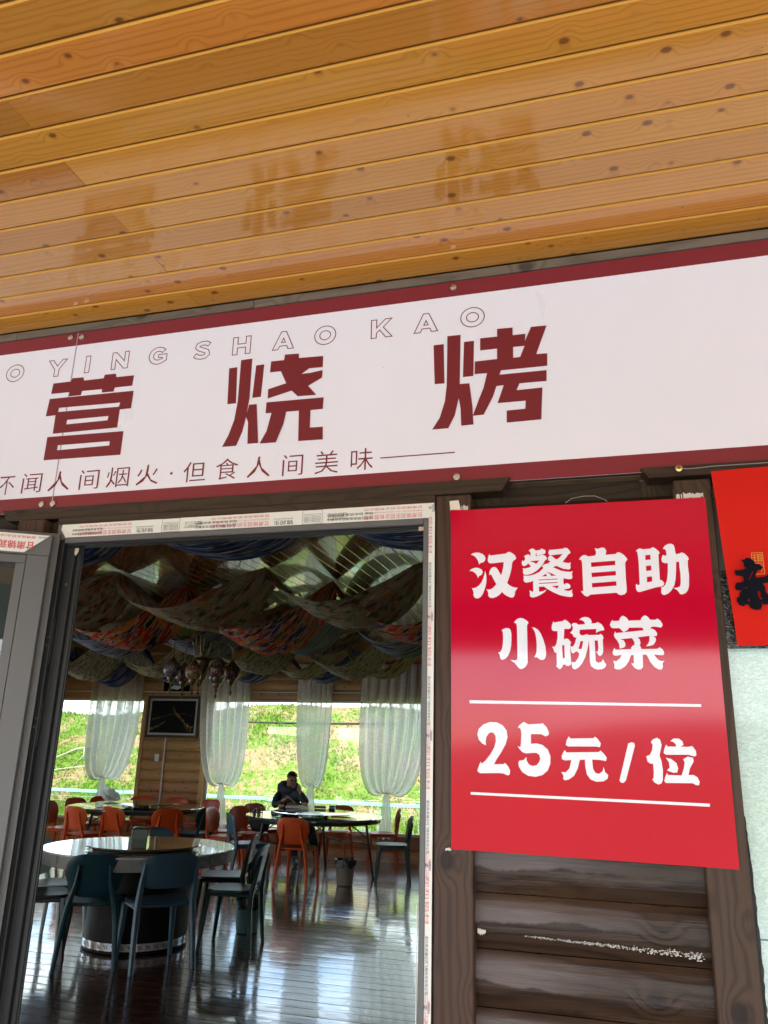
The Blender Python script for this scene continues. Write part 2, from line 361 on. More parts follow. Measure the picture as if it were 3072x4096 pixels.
# character outlines (x, z in tenths of a millimetre on the wall)
GLYPHS = {"han":[[[[-3209,20697],[-3156,20733],[-3080,20748],[-2997,20741],[-2914,20702],[-2865,20649],[-2848,20597],[-2858,20547],[-2891,20506],[-2941,20486],[-2983,20476],[-3008,20443],[-3016,20494],[-3037,20554],[-3073,20615],[-3123,20663],[-3172,20691]]],[[[-3246,20292],[-3191,20340],[-3108,20368],[-3033,20365],[-2959,20328],[-2920,20280],[-2921,20230],[-2948,20189],[-2994,20165],[-3019,20149],[-3031,20108],[-3052,20159],[-3084,20219],[-3142,20268],[-3192,20290]]],[[[-2861,20283],[-2837,20193],[-2830,20093],[-2836,19993],[-2857,19894],[-2886,19804],[-2924,19715],[-2974,19647],[-3032,19614],[-3081,19612],[-3127,19638],[-3146,19688],[-3145,19754],[-3158,19812],[-3186,19866],[-3136,19866],[-3079,19881],[-3013,19924],[-2954,19997],[-2907,20095],[-2878,20195]]],[[[-2737,20715],[-2744,20686],[-2738,20664],[-2708,20659],[-2347,20691],[-2313,20719],[-2281,20732],[-2240,20720],[-2176,20679],[-2128,20627],[-2108,20575],[-2119,20542],[-2163,20519],[-2191,20487],[-2208,20437],[-2220,20338],[-2250,20206],[-2293,20075],[-2336,19964],[-2281,19910],[-2209,19866],[-2137,19848],[-2086,19841],[-2122,19798],[-2153,19742],[-2160,19677],[-2182,19632],[-2215,19608],[-2255,19611],[-2326,19641],[-2398,19687],[-2461,19751],[-2518,19690],[-2592,19640],[-2665,19614],[-2722,19614],[-2770,19636],[-2794,19678],[-2790,19735],[-2804,19785],[-2838,19828],[-2784,19818],[-2719,19827],[-2653,19875],[-2591,19947],[-2635,20020],[-2675,20104],[-2702,20164],[-2722,20189],[-2739,20190],[-2760,20169],[-2758,20232],[-2737,20298],[-2704,20347],[-2663,20368],[-2614,20366],[-2573,20334],[-2533,20266],[-2475,20159],[-2444,20246],[-2418,20362],[-2406,20484],[-2711,20460],[-2752,20467],[-2779,20497],[-2792,20536],[-2787,20586],[-2774,20649]]]],"can":[[[[-1806,20739],[-1769,20771],[-1729,20790],[-1689,20784],[-1653,20749],[-1618,20734],[-1538,20747],[-1509,20751],[-1524,20780],[-1465,20765],[-1418,20738],[-1407,20696],[-1418,20655],[-1445,20640],[-1525,20630],[-1622,20605],[-1620,20672],[-1639,20673],[-1642,20590],[-1766,20595],[-1763,20695],[-1779,20721]]],[[[-1902,20617],[-1861,20640],[-1813,20650],[-1766,20603],[-1622,20594],[-1510,20626],[-1454,20615],[-1407,20588],[-1381,20537],[-1389,20508],[-1435,20477],[-1469,20408],[-1535,20328],[-1617,20249],[-1714,20190],[-1810,20156],[-1890,20147],[-1938,20167],[-1957,20212],[-1943,20261],[-1958,20311],[-1886,20305],[-1806,20325],[-1760,20345],[-1796,20396],[-1827,20426],[-1876,20378],[-1933,20365],[-1964,20386],[-1979,20445],[-1961,20508],[-1930,20485],[-1905,20509],[-1892,20558],[-1903,20584],[-1919,20596]],[[-1785,20482],[-1558,20491],[-1636,20403],[-1690,20447],[-1735,20457]]],[[[-1306,20758],[-1299,20733],[-999,20753],[-950,20776],[-896,20757],[-844,20697],[-830,20646],[-847,20627],[-887,20608],[-928,20543],[-978,20488],[-1019,20432],[-934,20404],[-872,20398],[-832,20413],[-846,20351],[-842,20286],[-862,20249],[-909,20248],[-1017,20268],[-1140,20330],[-1171,20344],[-1267,20302],[-1363,20273],[-1358,20396],[-1333,20436],[-1302,20440],[-1316,20469],[-1348,20478],[-1358,20536],[-1328,20585],[-1288,20600],[-1257,20582],[-1212,20530],[-1150,20495],[-1085,20542],[-1011,20626],[-1304,20604],[-1335,20627],[-1341,20677]]],[[[-1366,20404],[-1422,20398],[-1470,20375],[-1511,20336],[-1471,20326],[-1489,20277],[-1570,20206],[-1683,20153],[-1811,20124],[-1947,20132],[-1932,20079],[-1946,20030],[-1926,19980],[-1879,19959],[-1783,19976],[-1623,20036],[-1510,20098],[-1365,20199],[-1272,20155],[-1149,20093],[-1026,20040],[-903,20012],[-833,20013],[-808,20057],[-818,20122],[-799,20203],[-849,20185],[-942,20192],[-1066,20221],[-1189,20283],[-1251,20310]]],[[[-1718,20031],[-1623,20044],[-1502,20097],[-1164,20107],[-1026,20048],[-1011,20032],[-1021,19967],[-1016,19902],[-986,19877],[-977,19914],[-923,19912],[-878,19882],[-861,19841],[-873,19801],[-912,19786],[-990,19773],[-1022,19757],[-915,19730],[-852,19744],[-825,19768],[-836,19704],[-818,19639],[-828,19600],[-874,19588],[-981,19604],[-1119,19640],[-1272,19716],[-1394,19793],[-1471,19852],[-1586,19852],[-1589,19734],[-1506,19739],[-1415,19777],[-1459,19722],[-1540,19668],[-1635,19622],[-1730,19597],[-1785,19610],[-1805,19643],[-1802,19707],[-1812,19781],[-1774,19747],[-1723,19738]],[[-1592,20023],[-1151,20033],[-1152,20014],[-1592,20004]],[[-1591,19942],[-1151,19950],[-1152,19929],[-1592,19921]],[[-1295,19858],[-1126,19865],[-1160,19797]]],[[[-1421,20160],[-1373,20183],[-1320,20148],[-1297,20115],[-1314,20088],[-1384,20090]]]],"zi":[[[[-272,20733],[-192,20715],[-115,20742],[-50,20729],[-12,20671],[-20,20602],[-35,20562],[192,20573],[232,20611],[287,20608],[375,20545],[435,20464],[447,20424],[412,20396],[391,20338],[386,19967],[392,19754],[381,19668],[338,19621],[265,19600],[211,19615],[159,19661],[-413,19633],[-490,19586],[-545,19607],[-598,19667],[-629,19720],[-577,19715],[-574,20197],[-574,20395],[-590,20466],[-641,20474],[-606,20526],[-557,20570],[-500,20580],[-426,20539],[-275,20553],[-244,20601],[-250,20671]],[[-371,20393],[174,20415],[172,20311],[-372,20284]],[[-370,20146],[173,20169],[173,20068],[-371,20041]],[[-373,19900],[170,19928],[172,19825],[-374,19797]]]],"zhu":[[[[646,20622],[695,20670],[742,20683],[804,20659],[968,20667],[1025,20700],[1085,20662],[1152,20591],[1164,20551],[1135,20523],[1132,20425],[1123,19933],[1175,19912],[1212,19853],[1197,19797],[1148,19779],[1013,19755],[666,19660],[622,19674],[595,19729],[594,19806],[607,19857],[632,19824],[681,19832],[692,20345],[683,20542],[673,20611]],[[845,20515],[958,20526],[956,20409],[843,20402]],[[845,20262],[959,20273],[956,20155],[844,20145]],[[847,20006],[959,20017],[957,19900],[844,19879]]],[[[1243,20655],[1288,20722],[1353,20758],[1426,20764],[1477,20733],[1498,20663],[1501,20585],[1510,20513],[1586,20523],[1641,20550],[1700,20518],[1765,20438],[1778,20384],[1752,20352],[1746,20208],[1753,20017],[1732,19771],[1703,19677],[1654,19612],[1582,19581],[1530,19588],[1508,19636],[1476,19684],[1401,19733],[1489,19736],[1544,19767],[1565,19852],[1574,20042],[1565,20215],[1567,20334],[1505,20333],[1484,20122],[1460,19931],[1424,19799],[1362,19687],[1286,19614],[1204,19578],[1152,19589],[1129,19646],[1142,19703],[1144,19770],[1182,19759],[1230,19805],[1277,19918],[1307,20090],[1324,20311],[1258,20314],[1206,20335],[1189,20394],[1206,20461],[1236,20509],[1271,20488],[1307,20492],[1308,20584],[1291,20637]]]],"xiao":[[[[-2493,18829],[-2444,18868],[-2380,18888],[-2317,18882],[-2278,18842],[-2259,18762],[-2262,18620],[-2270,18478],[-2296,18353],[-2345,18244],[-2409,18174],[-2473,18148],[-2512,18159],[-2530,18198],[-2542,18268],[-2576,18324],[-2525,18331],[-2484,18402],[-2463,18512],[-2453,18670],[-2459,18781],[-2469,18821]]],[[[-2196,19003],[-2163,19055],[-2106,19105],[-2043,19120],[-1980,19108],[-1910,19067],[-1864,19026],[-1854,18994],[-1881,18971],[-1894,18915],[-1893,18694],[-1896,18303],[-1897,18086],[-1922,18024],[-1969,17970],[-2024,17940],[-2071,17937],[-2109,17963],[-2147,18010],[-2192,18072],[-2292,18145],[-2191,18131],[-2144,18149],[-2130,18196],[-2127,18461],[-2125,18776],[-2126,18935],[-2141,18983],[-2164,19011]]],[[[-1778,18897],[-1704,18880],[-1643,18840],[-1584,18753],[-1526,18611],[-1485,18455],[-1472,18300],[-1486,18207],[-1518,18153],[-1564,18138],[-1625,18154],[-1678,18201],[-1750,18204],[-1715,18255],[-1689,18332],[-1681,18488],[-1688,18644],[-1710,18770],[-1744,18849]]]],"wan":[[[[-1284,19031],[-1274,18999],[-1066,19027],[-1034,19063],[-974,19033],[-908,18969],[-884,18914],[-897,18867],[-936,18845],[-1042,18846],[-1064,18605],[-1005,18628],[-960,18612],[-917,18557],[-900,18526],[-919,18511],[-928,18295],[-922,18066],[-939,18021],[-985,18003],[-1030,18009],[-1059,18039],[-1107,18029],[-1122,17976],[-1176,17926],[-1213,17953],[-1250,17991],[-1256,18022],[-1241,18022],[-1238,18298],[-1283,18314],[-1297,18352],[-1304,18391],[-1332,18442],[-1271,18445],[-1230,18514],[-1202,18654],[-1197,18802],[-1258,18798],[-1312,18811],[-1330,18859],[-1318,18937]],[[-1107,18466],[-1057,18481],[-1056,18184],[-1106,18174]]],[[[-700,19051],[-642,19098],[-568,19116],[-494,19101],[-441,19056],[-422,18999],[-437,18961],[-336,18968],[-289,18990],[-209,18938],[-167,18871],[-153,18805],[-217,18796],[-281,18778],[-343,18745],[-324,18836],[-697,18823],[-708,18747],[-676,18680],[-717,18662],[-810,18644],[-846,18673],[-863,18721],[-913,18759],[-869,18797],[-847,18863],[-855,18911],[-881,18940],[-833,18981],[-768,18976],[-724,18937],[-572,18950],[-588,19002],[-636,19041]]],[[[-709,18719],[-643,18689],[-549,18716],[-495,18697],[-276,18699],[-239,18721],[-195,18683],[-180,18627],[-200,18590],[-200,18422],[-206,18310],[-236,18246],[-283,18218],[-318,18246],[-334,18283],[-368,18321],[-323,18320],[-306,18404],[-310,18572],[-377,18573],[-379,18274],[-379,18108],[-327,18071],[-254,18089],[-214,18153],[-191,18088],[-154,18033],[-179,17969],[-235,17932],[-334,17920],[-423,17942],[-484,17997],[-506,18090],[-502,18368],[-505,18574],[-548,18369],[-601,18202],[-681,18054],[-767,17961],[-841,17924],[-886,17943],[-908,17999],[-911,18092],[-835,18082],[-757,18184],[-725,18277],[-787,18333],[-825,18315],[-863,18287],[-902,18306],[-914,18372],[-921,18438],[-856,18447],[-816,18522],[-783,18634],[-753,18691]],[[-695,18558],[-630,18561],[-653,18463],[-679,18379],[-748,18389],[-717,18473]]]],"cai":[[[[42,19037],[53,19009],[176,19010],[196,19044],[216,19091],[264,19128],[325,19098],[375,19040],[383,19012],[651,19016],[659,19054],[701,19100],[747,19127],[807,19088],[855,19022],[961,19020],[1007,19047],[1065,18999],[1104,18933],[1106,18887],[1072,18845],[933,18868],[862,18863],[841,18808],[707,18782],[670,18848],[382,18853],[361,18806],[265,18752],[209,18809],[184,18846],[40,18845],[-4,18868],[-23,18925],[3,18991]]],[[[81,18773],[97,18735],[822,18799],[877,18826],[936,18788],[979,18723],[971,18667],[935,18653],[795,18660],[742,18656],[546,18627],[169,18594],[98,18605],[61,18642],[49,18689]]],[[[170,18600],[257,18565],[288,18491],[276,18426],[230,18399],[157,18385],[154,18474],[114,18567],[64,18633],[118,18632]]],[[[430,18626],[546,18630],[597,18589],[612,18506],[597,18460],[534,18448],[485,18452],[478,18544]]],[[[813,18660],[900,18650],[946,18603],[936,18539],[887,18466],[815,18439],[724,18431],[775,18486],[806,18559]]],[[[47,18401],[66,18360],[405,18370],[408,18407],[446,18452],[519,18479],[596,18451],[626,18368],[950,18370],[1014,18406],[1071,18355],[1098,18291],[1083,18236],[1028,18231],[881,18247],[912,18192],[968,18128],[1027,18101],[1088,18110],[1049,18056],[1047,17975],[1022,17921],[962,17917],[871,17975],[791,18084],[739,18211],[715,18248],[641,18245],[634,18085],[630,17976],[588,17922],[518,17918],[450,17958],[410,18013],[383,18062],[429,18045],[444,18085],[447,18241],[388,18232],[336,18104],[259,17995],[148,17922],[59,17923],[16,17950],[21,18032],[3,18115],[70,18106],[144,18160],[194,18243],[59,18225],[10,18244],[0,18299],[16,18355]]]],"two":[[[[-3081,16463],[-3052,16580],[-2947,16682],[-2791,16741],[-2636,16737],[-2500,16673],[-2410,16559],[-2396,16411],[-2440,16263],[-2544,16082],[-2649,15933],[-2708,15825],[-2498,15831],[-2464,15857],[-2398,15795],[-2349,15700],[-2361,15620],[-2402,15593],[-2502,15632],[-2602,15638],[-3027,15621],[-3084,15662],[-3077,15710],[-3042,15808],[-3007,15874],[-2990,15826],[-2904,15894],[-2783,16043],[-2696,16192],[-2660,16324],[-2665,16439],[-2708,16504],[-2760,16519],[-2822,16492],[-2874,16418],[-2893,16319],[-2887,16230],[-2969,16268],[-3047,16348]]]],"five":[[[[-2168,16619],[-2109,16695],[-2023,16756],[-1923,16705],[-1655,16719],[-1605,16736],[-1524,16656],[-1468,16543],[-1480,16478],[-1547,16451],[-1596,16476],[-1645,16498],[-1869,16493],[-1875,16285],[-1751,16295],[-1620,16265],[-1507,16172],[-1453,16029],[-1462,15870],[-1522,15726],[-1640,15627],[-1789,15585],[-1953,15601],[-2083,15677],[-2154,15786],[-2162,15866],[-2144,15915],[-2044,15933],[-1982,15999],[-1978,15919],[-1930,15841],[-1848,15811],[-1765,15829],[-1704,15895],[-1678,15975],[-1699,16055],[-1757,16092],[-1857,16089],[-1923,16081],[-1990,16073],[-2073,16103],[-2138,16173],[-2170,16230],[-2110,16206],[-2095,16303],[-2080,16499],[-2094,16597],[-2137,16639]]]],"yuan":[[[[-1038,16461],[-1007,16417],[-513,16433],[-473,16466],[-412,16410],[-359,16326],[-382,16246],[-483,16259],[-1063,16246],[-1111,16277],[-1091,16373]]],[[[-1138,16165],[-1101,16118],[-409,16144],[-376,16177],[-300,16106],[-251,16029],[-270,15960],[-386,15979],[-560,15983],[-553,15802],[-510,15710],[-433,15688],[-351,15746],[-324,15834],[-304,15732],[-238,15672],[-258,15595],[-346,15539],[-488,15525],[-612,15567],[-687,15673],[-711,15829],[-714,15979],[-823,15967],[-873,15793],[-960,15634],[-1075,15552],[-1156,15533],[-1197,15563],[-1185,15626],[-1230,15703],[-1134,15700],[-1050,15787],[-1004,15962],[-1140,15949],[-1204,15972],[-1211,16035],[-1183,16100]]]],"slash":[[[[216,16338],[281,16365],[342,16350],[351,16294],[123,15577],[74,15523],[12,15527],[-10,15572]]]],"wei":[[[[685,16380],[735,16437],[814,16470],[879,16431],[902,16322],[873,16213],[844,16105],[873,15998],[890,15815],[874,15602],[839,15534],[777,15514],[704,15551],[663,15610],[689,15641],[703,15748],[700,15932],[639,15936],[590,15975],[572,16082],[651,16115],[698,16209],[718,16318]]],[[[1085,16404],[1150,16458],[1257,16463],[1328,16409],[1346,16333],[1258,16284],[1191,16283],[1195,16329],[1145,16390]]],[[[995,16334],[1016,16294],[1440,16295],[1516,16315],[1583,16215],[1584,16124],[1544,16102],[1427,16135],[973,16123],[930,16159],[951,16246]]],[[[968,16062],[1073,16040],[1173,15960],[1201,15855],[1173,15769],[1097,15761],[974,15802],[1030,15865],[1022,15971]]],[[[1314,16041],[1409,16095],[1512,16076],[1520,16001],[1435,15862],[1394,15725],[1498,15728],[1569,15685],[1605,15597],[1585,15527],[1526,15528],[1469,15562],[931,15550],[903,15588],[924,15664],[970,15757],[988,15712],[1258,15711],[1315,15858],[1339,15980]]]],"rule1":[[[[-3256,17224],[1768,17181],[1763,17127],[-3256,17156]]]],"rule2":[[[[-3241,15213],[1768,15171],[1763,15112],[-3241,15159]]]],"ying":[[[[-16412,26817],[-15775,26819],[-15734,26925],[-15329,26912],[-15294,26797],[-14591,26798],[-14567,26913],[-14174,26908],[-14140,26787],[-13518,26779],[-13543,26434],[-14147,26438],[-14169,26309],[-14584,26314],[-14593,26431],[-15304,26445],[-15332,26307],[-15758,26312],[-15765,26454],[-16435,26461]]],[[[-16455,26290],[-13463,26257],[-13480,25681],[-13861,25681],[-13873,25095],[-16136,25094],[-16143,25711],[-16496,25706]],[[-16058,25951],[-13878,25910],[-13907,25776],[-16068,25812]],[[-15691,25513],[-14228,25504],[-14239,25362],[-15699,25361]]],[[[-16310,24995],[-13632,24954],[-13636,24204],[-16317,24238]],[[-15883,24692],[-14058,24672],[-14061,24532],[-15888,24527]]]],"shao":[[[[-10329,26644],[-10070,26651],[-10012,25497],[-10282,25495]]],[[[-9963,26863],[-9610,26874],[-9594,25621],[-9659,25016],[-9731,24597],[-9887,24175],[-10326,24176],[-10156,24529],[-10016,24979],[-9958,25550]]],[[[-9466,26633],[-9212,26641],[-9242,25621],[-9507,25612]]],[[[-9583,25403],[-9353,25402],[-9215,24202],[-9540,24202],[-9575,24866],[-9662,25052]]],[[[-9000,26704],[-8598,26701],[-8581,26876],[-8152,26854],[-8143,26713],[-7406,26690],[-7402,26342],[-7805,26352],[-8041,26198],[-7762,26203],[-7404,26248],[-7406,26019],[-7809,25806],[-7550,25502],[-8104,25517],[-8305,25709],[-9021,25540],[-9029,25829],[-8483,25959],[-8674,26358],[-9011,26359]]],[[[-9048,25421],[-7325,25401],[-7335,25052],[-7696,25053],[-7687,24524],[-7307,24517],[-7287,24140],[-8005,24154],[-8041,25066],[-8424,25075],[-8489,24695],[-8675,24170],[-9164,24177],[-8980,24530],[-8867,25082],[-9051,25086]]]],"kao":[[[[-4218,26633],[-3937,26633],[-3913,25459],[-4177,25468]]],[[[-3836,26859],[-3474,26854],[-3501,25394],[-3527,24995],[-3631,24509],[-3803,24158],[-4235,24158],[-4033,24481],[-3898,24933],[-3850,25398]]],[[[-3380,26625],[-3110,26626],[-3136,25589],[-3414,25587]]],[[[-3501,25394],[-3242,25386],[-3195,24994],[-3166,24726],[-3139,24201],[-3461,24198],[-3478,24691],[-3527,24995]]],[[[-2942,26674],[-2490,26671],[-2487,26899],[-2076,26886],[-2080,26659],[-1747,26657],[-1765,26441],[-1592,26842],[-1191,26829],[-1483,26028],[-1200,26020],[-1212,25663],[-2403,25667],[-2447,25545],[-1233,25540],[-1244,25233],[-1932,25243],[-2013,25054],[-1354,25062],[-1411,24181],[-2280,24173],[-2274,24507],[-1802,24513],[-1785,24737],[-2508,24739],[-2338,25234],[-2530,25228],[-2625,24935],[-2872,24449],[-3156,24450],[-2988,24906],[-2864,25224],[-2768,25629],[-3099,25639],[-3090,26004],[-2500,26009],[-2496,26315],[-2945,26315]],[[-2076,26310],[-1774,26306],[-1896,25997],[-2082,25993]]]],"xin":[[[[2836,20281],[2905,20290],[2951,20327],[3032,20315],[3098,20248],[3113,20190],[3223,20162],[3257,20092],[3232,20048],[3149,20039],[3096,19927],[3111,19870],[3298,19897],[3363,19952],[3434,20029],[3517,20049],[3508,19777],[3342,19760],[3220,19741],[3264,19672],[3262,19560],[3312,19469],[3344,19379],[3293,19291],[3192,19271],[3168,19338],[3159,19250],[3121,19173],[3019,19164],[2922,19211],[2898,19278],[2849,19302],[2793,19247],[2704,19283],[2661,19374],[2675,19452],[2731,19462],[2740,19552],[2786,19596],[2664,19622],[2663,19713],[2700,19776],[2793,19778],[2847,19799],[2848,19913],[2695,19941],[2681,20056],[2799,20052],[2927,20093],[2880,20141],[2887,20210]],[[2941,19818],[3044,20020],[3063,20008],[2974,19840]],[[2800,19641],[2928,19682],[2904,19649]],[[2924,19434],[2935,19344],[2876,19368]],[[3103,19587],[3161,19563],[3150,19451],[3196,19405],[3143,19384],[3101,19475]]]]}
# ------------------------------------------------------------------ setting: ground, far ridge, porch
YW = 1.9                                   # face of the shop front
YB = 12.63                                 # inner face of the back wall
CEIL = 3.20
def sheet(name, x0, x1, y0, y1, z, nx, ny, fz, mat, kind='structure'):
    mb = MB(); vs = []; fs = []
    for j in range(ny+1):
        for i in range(nx+1):
            x = x0+(x1-x0)*i/nx; y = y0+(y1-y0)*j/ny; vs.append((x, y, z+(fz(x, y) if fz else 0)))
    fs = [(j*(nx+1)+i, j*(nx+1)+i+1, (j+1)*(nx+1)+i+1, (j+1)*(nx+1)+i) for j in range(ny) for i in range(nx)]
    mb.add(vs, fs, 0, True); o = mb.build(name, mat); return tag(o, kind=kind)
def meadow(name, scale=1.0):
    n = NB(name); o = n.obj()
    a = n.noise(o, .9*scale, 6, .62); b = n.noise(o, 6*scale, 4, .6); c = n.noise(o, 30*scale, 3, .6)
    f = n.m('ADD', n.m('MULTIPLY', a, .62), n.m('ADD', n.m('MULTIPLY', b, .28), n.m('MULTIPLY', c, .22)))
    gr = n.mix(c, (.05, .105, .010), (.11, .175, .026)); ea = n.mix(b, (.15, .10, .05), (.25, .18, .10))
    n.set(col=n.mix(n.sstep(f, .54, .60), gr, ea), rough=.95, spec=.1)
    n.bump(n.m('ADD', b, c), .8, .06); return n.mat
MT['meadow'] = meadow('hill_grass'); MT['ridge'] = plain('far_ridge', (.10, .12, .055), .95, var=.25, nscale=.3)
def hillz(x, y):
    t = max(0, min(1, (y-18.6)/4.1)); s = t*t*(3-2*t)*.35+t*.65
    return (-.12 + .30*min(1, max(0, (y-13)/5.6)) + s*2.66 + .10*math.sin(x*.55+y*.3)*t + .05*math.sin(x*1.7)*t + (0.012*max(0, y-23))
            - .075*max(0, -(x+8))*t*.35)
sheet('meadow', -60, 60, 12.9, 60, 0, 160, 90, hillz, MT['meadow'])
sheet('ground', -300, 300, -300, 12.9, -.25, 4, 4, None, MT['concrete'])
sheet('yard', -200, 200, -200, -9, -.246, 4, 4, None, MT['meadow'])
sheet('far_hills', -400, 400, -220, -90, -.3, 60, 8, lambda x, y: (1-abs((y+155)/65))*(7.0+3.0*math.sin(x*.021)+1.6*math.sin(x*.07+1)), MT['ridge'])

t = tag(thing('porch_floor', None, None, (0, 0, 0)), kind='structure')
MB().box(-14, 12, -3.0, 2.06, -.20, -.02).build('deck', MT['concrete'], t)

# ------------------------------------------------------------------ porch soffit of tongue-and-groove boards
MT['tongue'] = plain('shaded_tongue', (.22, .085, .014), .7, spec=.1)  # shade inside the seams painted as a darker tongue colour
soffit = tag(thing('porch_soffit', None, None, (0, 0, 2.9)), kind='structure')
ZS = 2.897
edges = [0.0]
seam = [.891, .966, 1.039, 1.112, 1.185, 1.258, 1.325, 1.395, 1.465]
seam = [1.297*v for v in seam]
w_ = (seam[-1]-seam[0])/8
rows = [seam[-1]-w_*k for k in range(0, 22)][::-1]
pm = {}
def plank_mesh(L, w):
    key = (round(L, 3),)
    if key in pm: return pm[key]
    h = w/2; c = .0040; th = .014
    prof = [(-h, th), (-h, .0040), (-h+.0026, 0), (h-.0075, 0), (h-.0070, .0038), (h, .0042), (h, th)]
    mb = MB().prism(prof[::-1], 'x', -L/2, L/2); me = mb.mesh('soffit_plank', [MT['soffit'], MT['soffit_edge'], MT['tongue']]); pm[key] = me
    for p in me.polygons: p.material_index = 0 if (abs(p.normal.x) > .5 or p.center.z < .0005) else (1 if p.center.y < 0 else 2)
    return me
for k in range(len(rows)-1):
    y0, y1 = rows[k], rows[k+1]; j = len(rows)-2-k
    cuts = [-4.2, -1.155+.012*math.sin(k*3), 3.0] if j % 2 == 0 else [-4.2, -2.9+.3*(k % 3), 1.35+.2*(k % 2), 3.0]
    for a, b in zip(cuts[:-1], cuts[1:]):
        L = b-a-.0008
        o = inst(plank_mesh(L, y1-y0-.0012), 'soffit_plank', ((a+b)/2, (y0+y1)/2, ZS+random.uniform(-.0007, .0007)), soffit)
        o.rotation_euler.x = random.uniform(-.004, .004)
# the rest of the porch roof, above and behind the camera
MB().box(-14, -4.2, -3.0, YW, ZS+.002, ZS+.02).build('soffit_board', MT['soffit'], soffit)
MB().box(3.0, 12, -3.0, YW, ZS+.002, ZS+.02).build('soffit_board', MT['soffit'], soffit)
MB().box(-4.2, 3.0, -3.0, rows[0], ZS+.002, ZS+.02).build('soffit_board', MT['soffit'], soffit)
MB().box(-14, 12, -3.2, 2.0, ZS+.03, ZS+.16).build('roof_deck', MT['dwood'], soffit)
MB().box(-14, 12, -3.06, -3.0, 2.44, ZS+.02).build('eave_board', MT['dbeam'], soffit)

# ------------------------------------------------------------------ shop front: logs, posts, trims
front = thing('timber_front', 'dark brown timber shop front of stacked logs, posts and trim boards', 'wall', (-.4, YW, 0))
lp = [(0.0, 0.0)]
def log_prof(h=.112, b=.015):
    pr = [(.03, -h/2+.0008)]
    for k in range(9):
        t = -1+2*k/8; pr.append((-b*(1-abs(t)**2.4)+.004, t*(h/2-.0008)))
    pr.append((.03, h/2-.0008)); return pr
def logs(x0, x1, z0, z1, first, ypl=YW+.012):
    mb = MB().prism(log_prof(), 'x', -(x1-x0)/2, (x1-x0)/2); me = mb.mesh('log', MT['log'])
    for p in me.polygons: p.use_smooth = False
    z = first
    while z < z1+.05:
        if z > z0-.06: inst(me, 'log', ((x0+x1)/2, ypl+random.uniform(-.002, .002), z), front)
        z += .1122
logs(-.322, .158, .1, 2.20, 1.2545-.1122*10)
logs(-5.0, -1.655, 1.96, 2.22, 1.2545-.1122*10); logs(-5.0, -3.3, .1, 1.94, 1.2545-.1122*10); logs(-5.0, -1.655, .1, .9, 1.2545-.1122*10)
MB().box(-5, -1.56, YW+.05, YW+.10, 0, .93).box(-5, -1.56, YW+.05, YW+.10, 1.93, 2.26).box(-.41, .24, YW+.05, YW+.10, 0, 2.26).build('backing', MT['dwood'], front)
def post(x0, x1, y0, y1, z0, z1): return MB().bbox(x0, x1, y0, y1, z0, z1, .003).build('post', MT['dwood'], front, origin=((x0+x1)/2, (y0+y1)/2, (z0+z1)/2))
post(-.411, -.322, YW-.028, YW+.06, -.02, 2.2295)
post(.158, .242, YW-.028, YW+.06, -.02, 2.232)
post(-1.655, -1.565, YW-.055, YW+.06, -.02, 2.225)
post(-1.563, -1.534, YW-.02, YW+.06, -.02, 2.225)
def beam(pts, y0, y1, name='trim_board'): # x,z outline
    cx = sum(p[0] for p in pts)/len(pts); cz = sum(p[1] for p in pts)/len(pts)
    return MB().prism(pts, 'y', y0, y1).build(name, MT['dbeam'], front, origin=(cx, (y0+y1)/2, cz))
beam([(-1.735, 2.264), (-1.715, 2.230), (-.243, 2.230), (-.222, 2.264)], YW-.036, YW+.02)
beam([(-1.5335, 2.2295), (-1.5335, 2.2095), (-.412, 2.2095), (-.412, 2.2295)], YW-.034, YW+.02)
beam([(.088, 2.264), (.105, 2.2385), (1.8, 2.2385), (1.8, 2.264)], YW-.036, YW+.02)
beam([(-5, 2.264), (-5, 2.2385), (-1.9, 2.2385), (-1.88, 2.264)], YW-.046, YW+.02)
beam([(-.241, 2.262), (-.241, 2.19), (.087, 2.19), (.087, 2.262)], YW+.045, YW+.06, 'backing_board')
# wall behind and above the sign
MB().box(-5, 4, YW+.012, YW+.05, 2.262, 2.90).build('upper_wall', MT['rawboard'], front)
for a, b in ((-5, -1.83), (-1.829, -.842*YW+.62), (-.842*YW+.6212, 1.0), (1.0012, 4)):
    MB().bbox(a, b, YW-.006, YW+.02, 2.868, 2.894, .002).build('cornice_board', MT['greyboard'], front, origin=((a+b)/2, YW, 2.88))
# right return of the wall above and right of the frosted window (beyond the frame)
MB().box(1.9, 4, YW, YW+.1, -.02, 2.262).box(.242, 1.9, YW+.02, YW+.1, -.02, .78).build('side_wall', MT['dwood'], front)
MB().box(.242, 1.9, YW+.02, YW+.06, 2.225, 2.262).build('lintel', MT['dbeam'], front)
# dried filler and silicone smears left on the wood
def blob_strip(name, lab, cat, pts, y, mat, rag=.004, n=60, parent=None):
    """ragged smear along a polyline (x,z,width)"""
    up, lo = [], []
    for i in range(n+1):
        t = i/n*(len(pts)-1); k = min(int(t), len(pts)-2); f = t-k
        x = pts[k][0]*(1-f)+pts[k+1][0]*f; z = pts[k][1]*(1-f)+pts[k+1][1]*f; w = pts[k][2]*(1-f)+pts[k+1][2]*f
        up.append((x, z+w*.5*random.uniform(.5, 1.1)+random.uniform(0, rag))); lo.append((x, z-w*.5*random.uniform(.3, 1.2)-random.uniform(0, rag)))
    vs = [(p[0], y, p[1]) for p in up]+[(p[0], y, p[1]) for p in lo]; m = n+1
    o = MB().add(vs, [(i, i+1, m+i+1, m+i) for i in range(n) if random.random() > .06]).build(name, mat, parent)
    return o
mb = MB(); rq = random.Random(5)
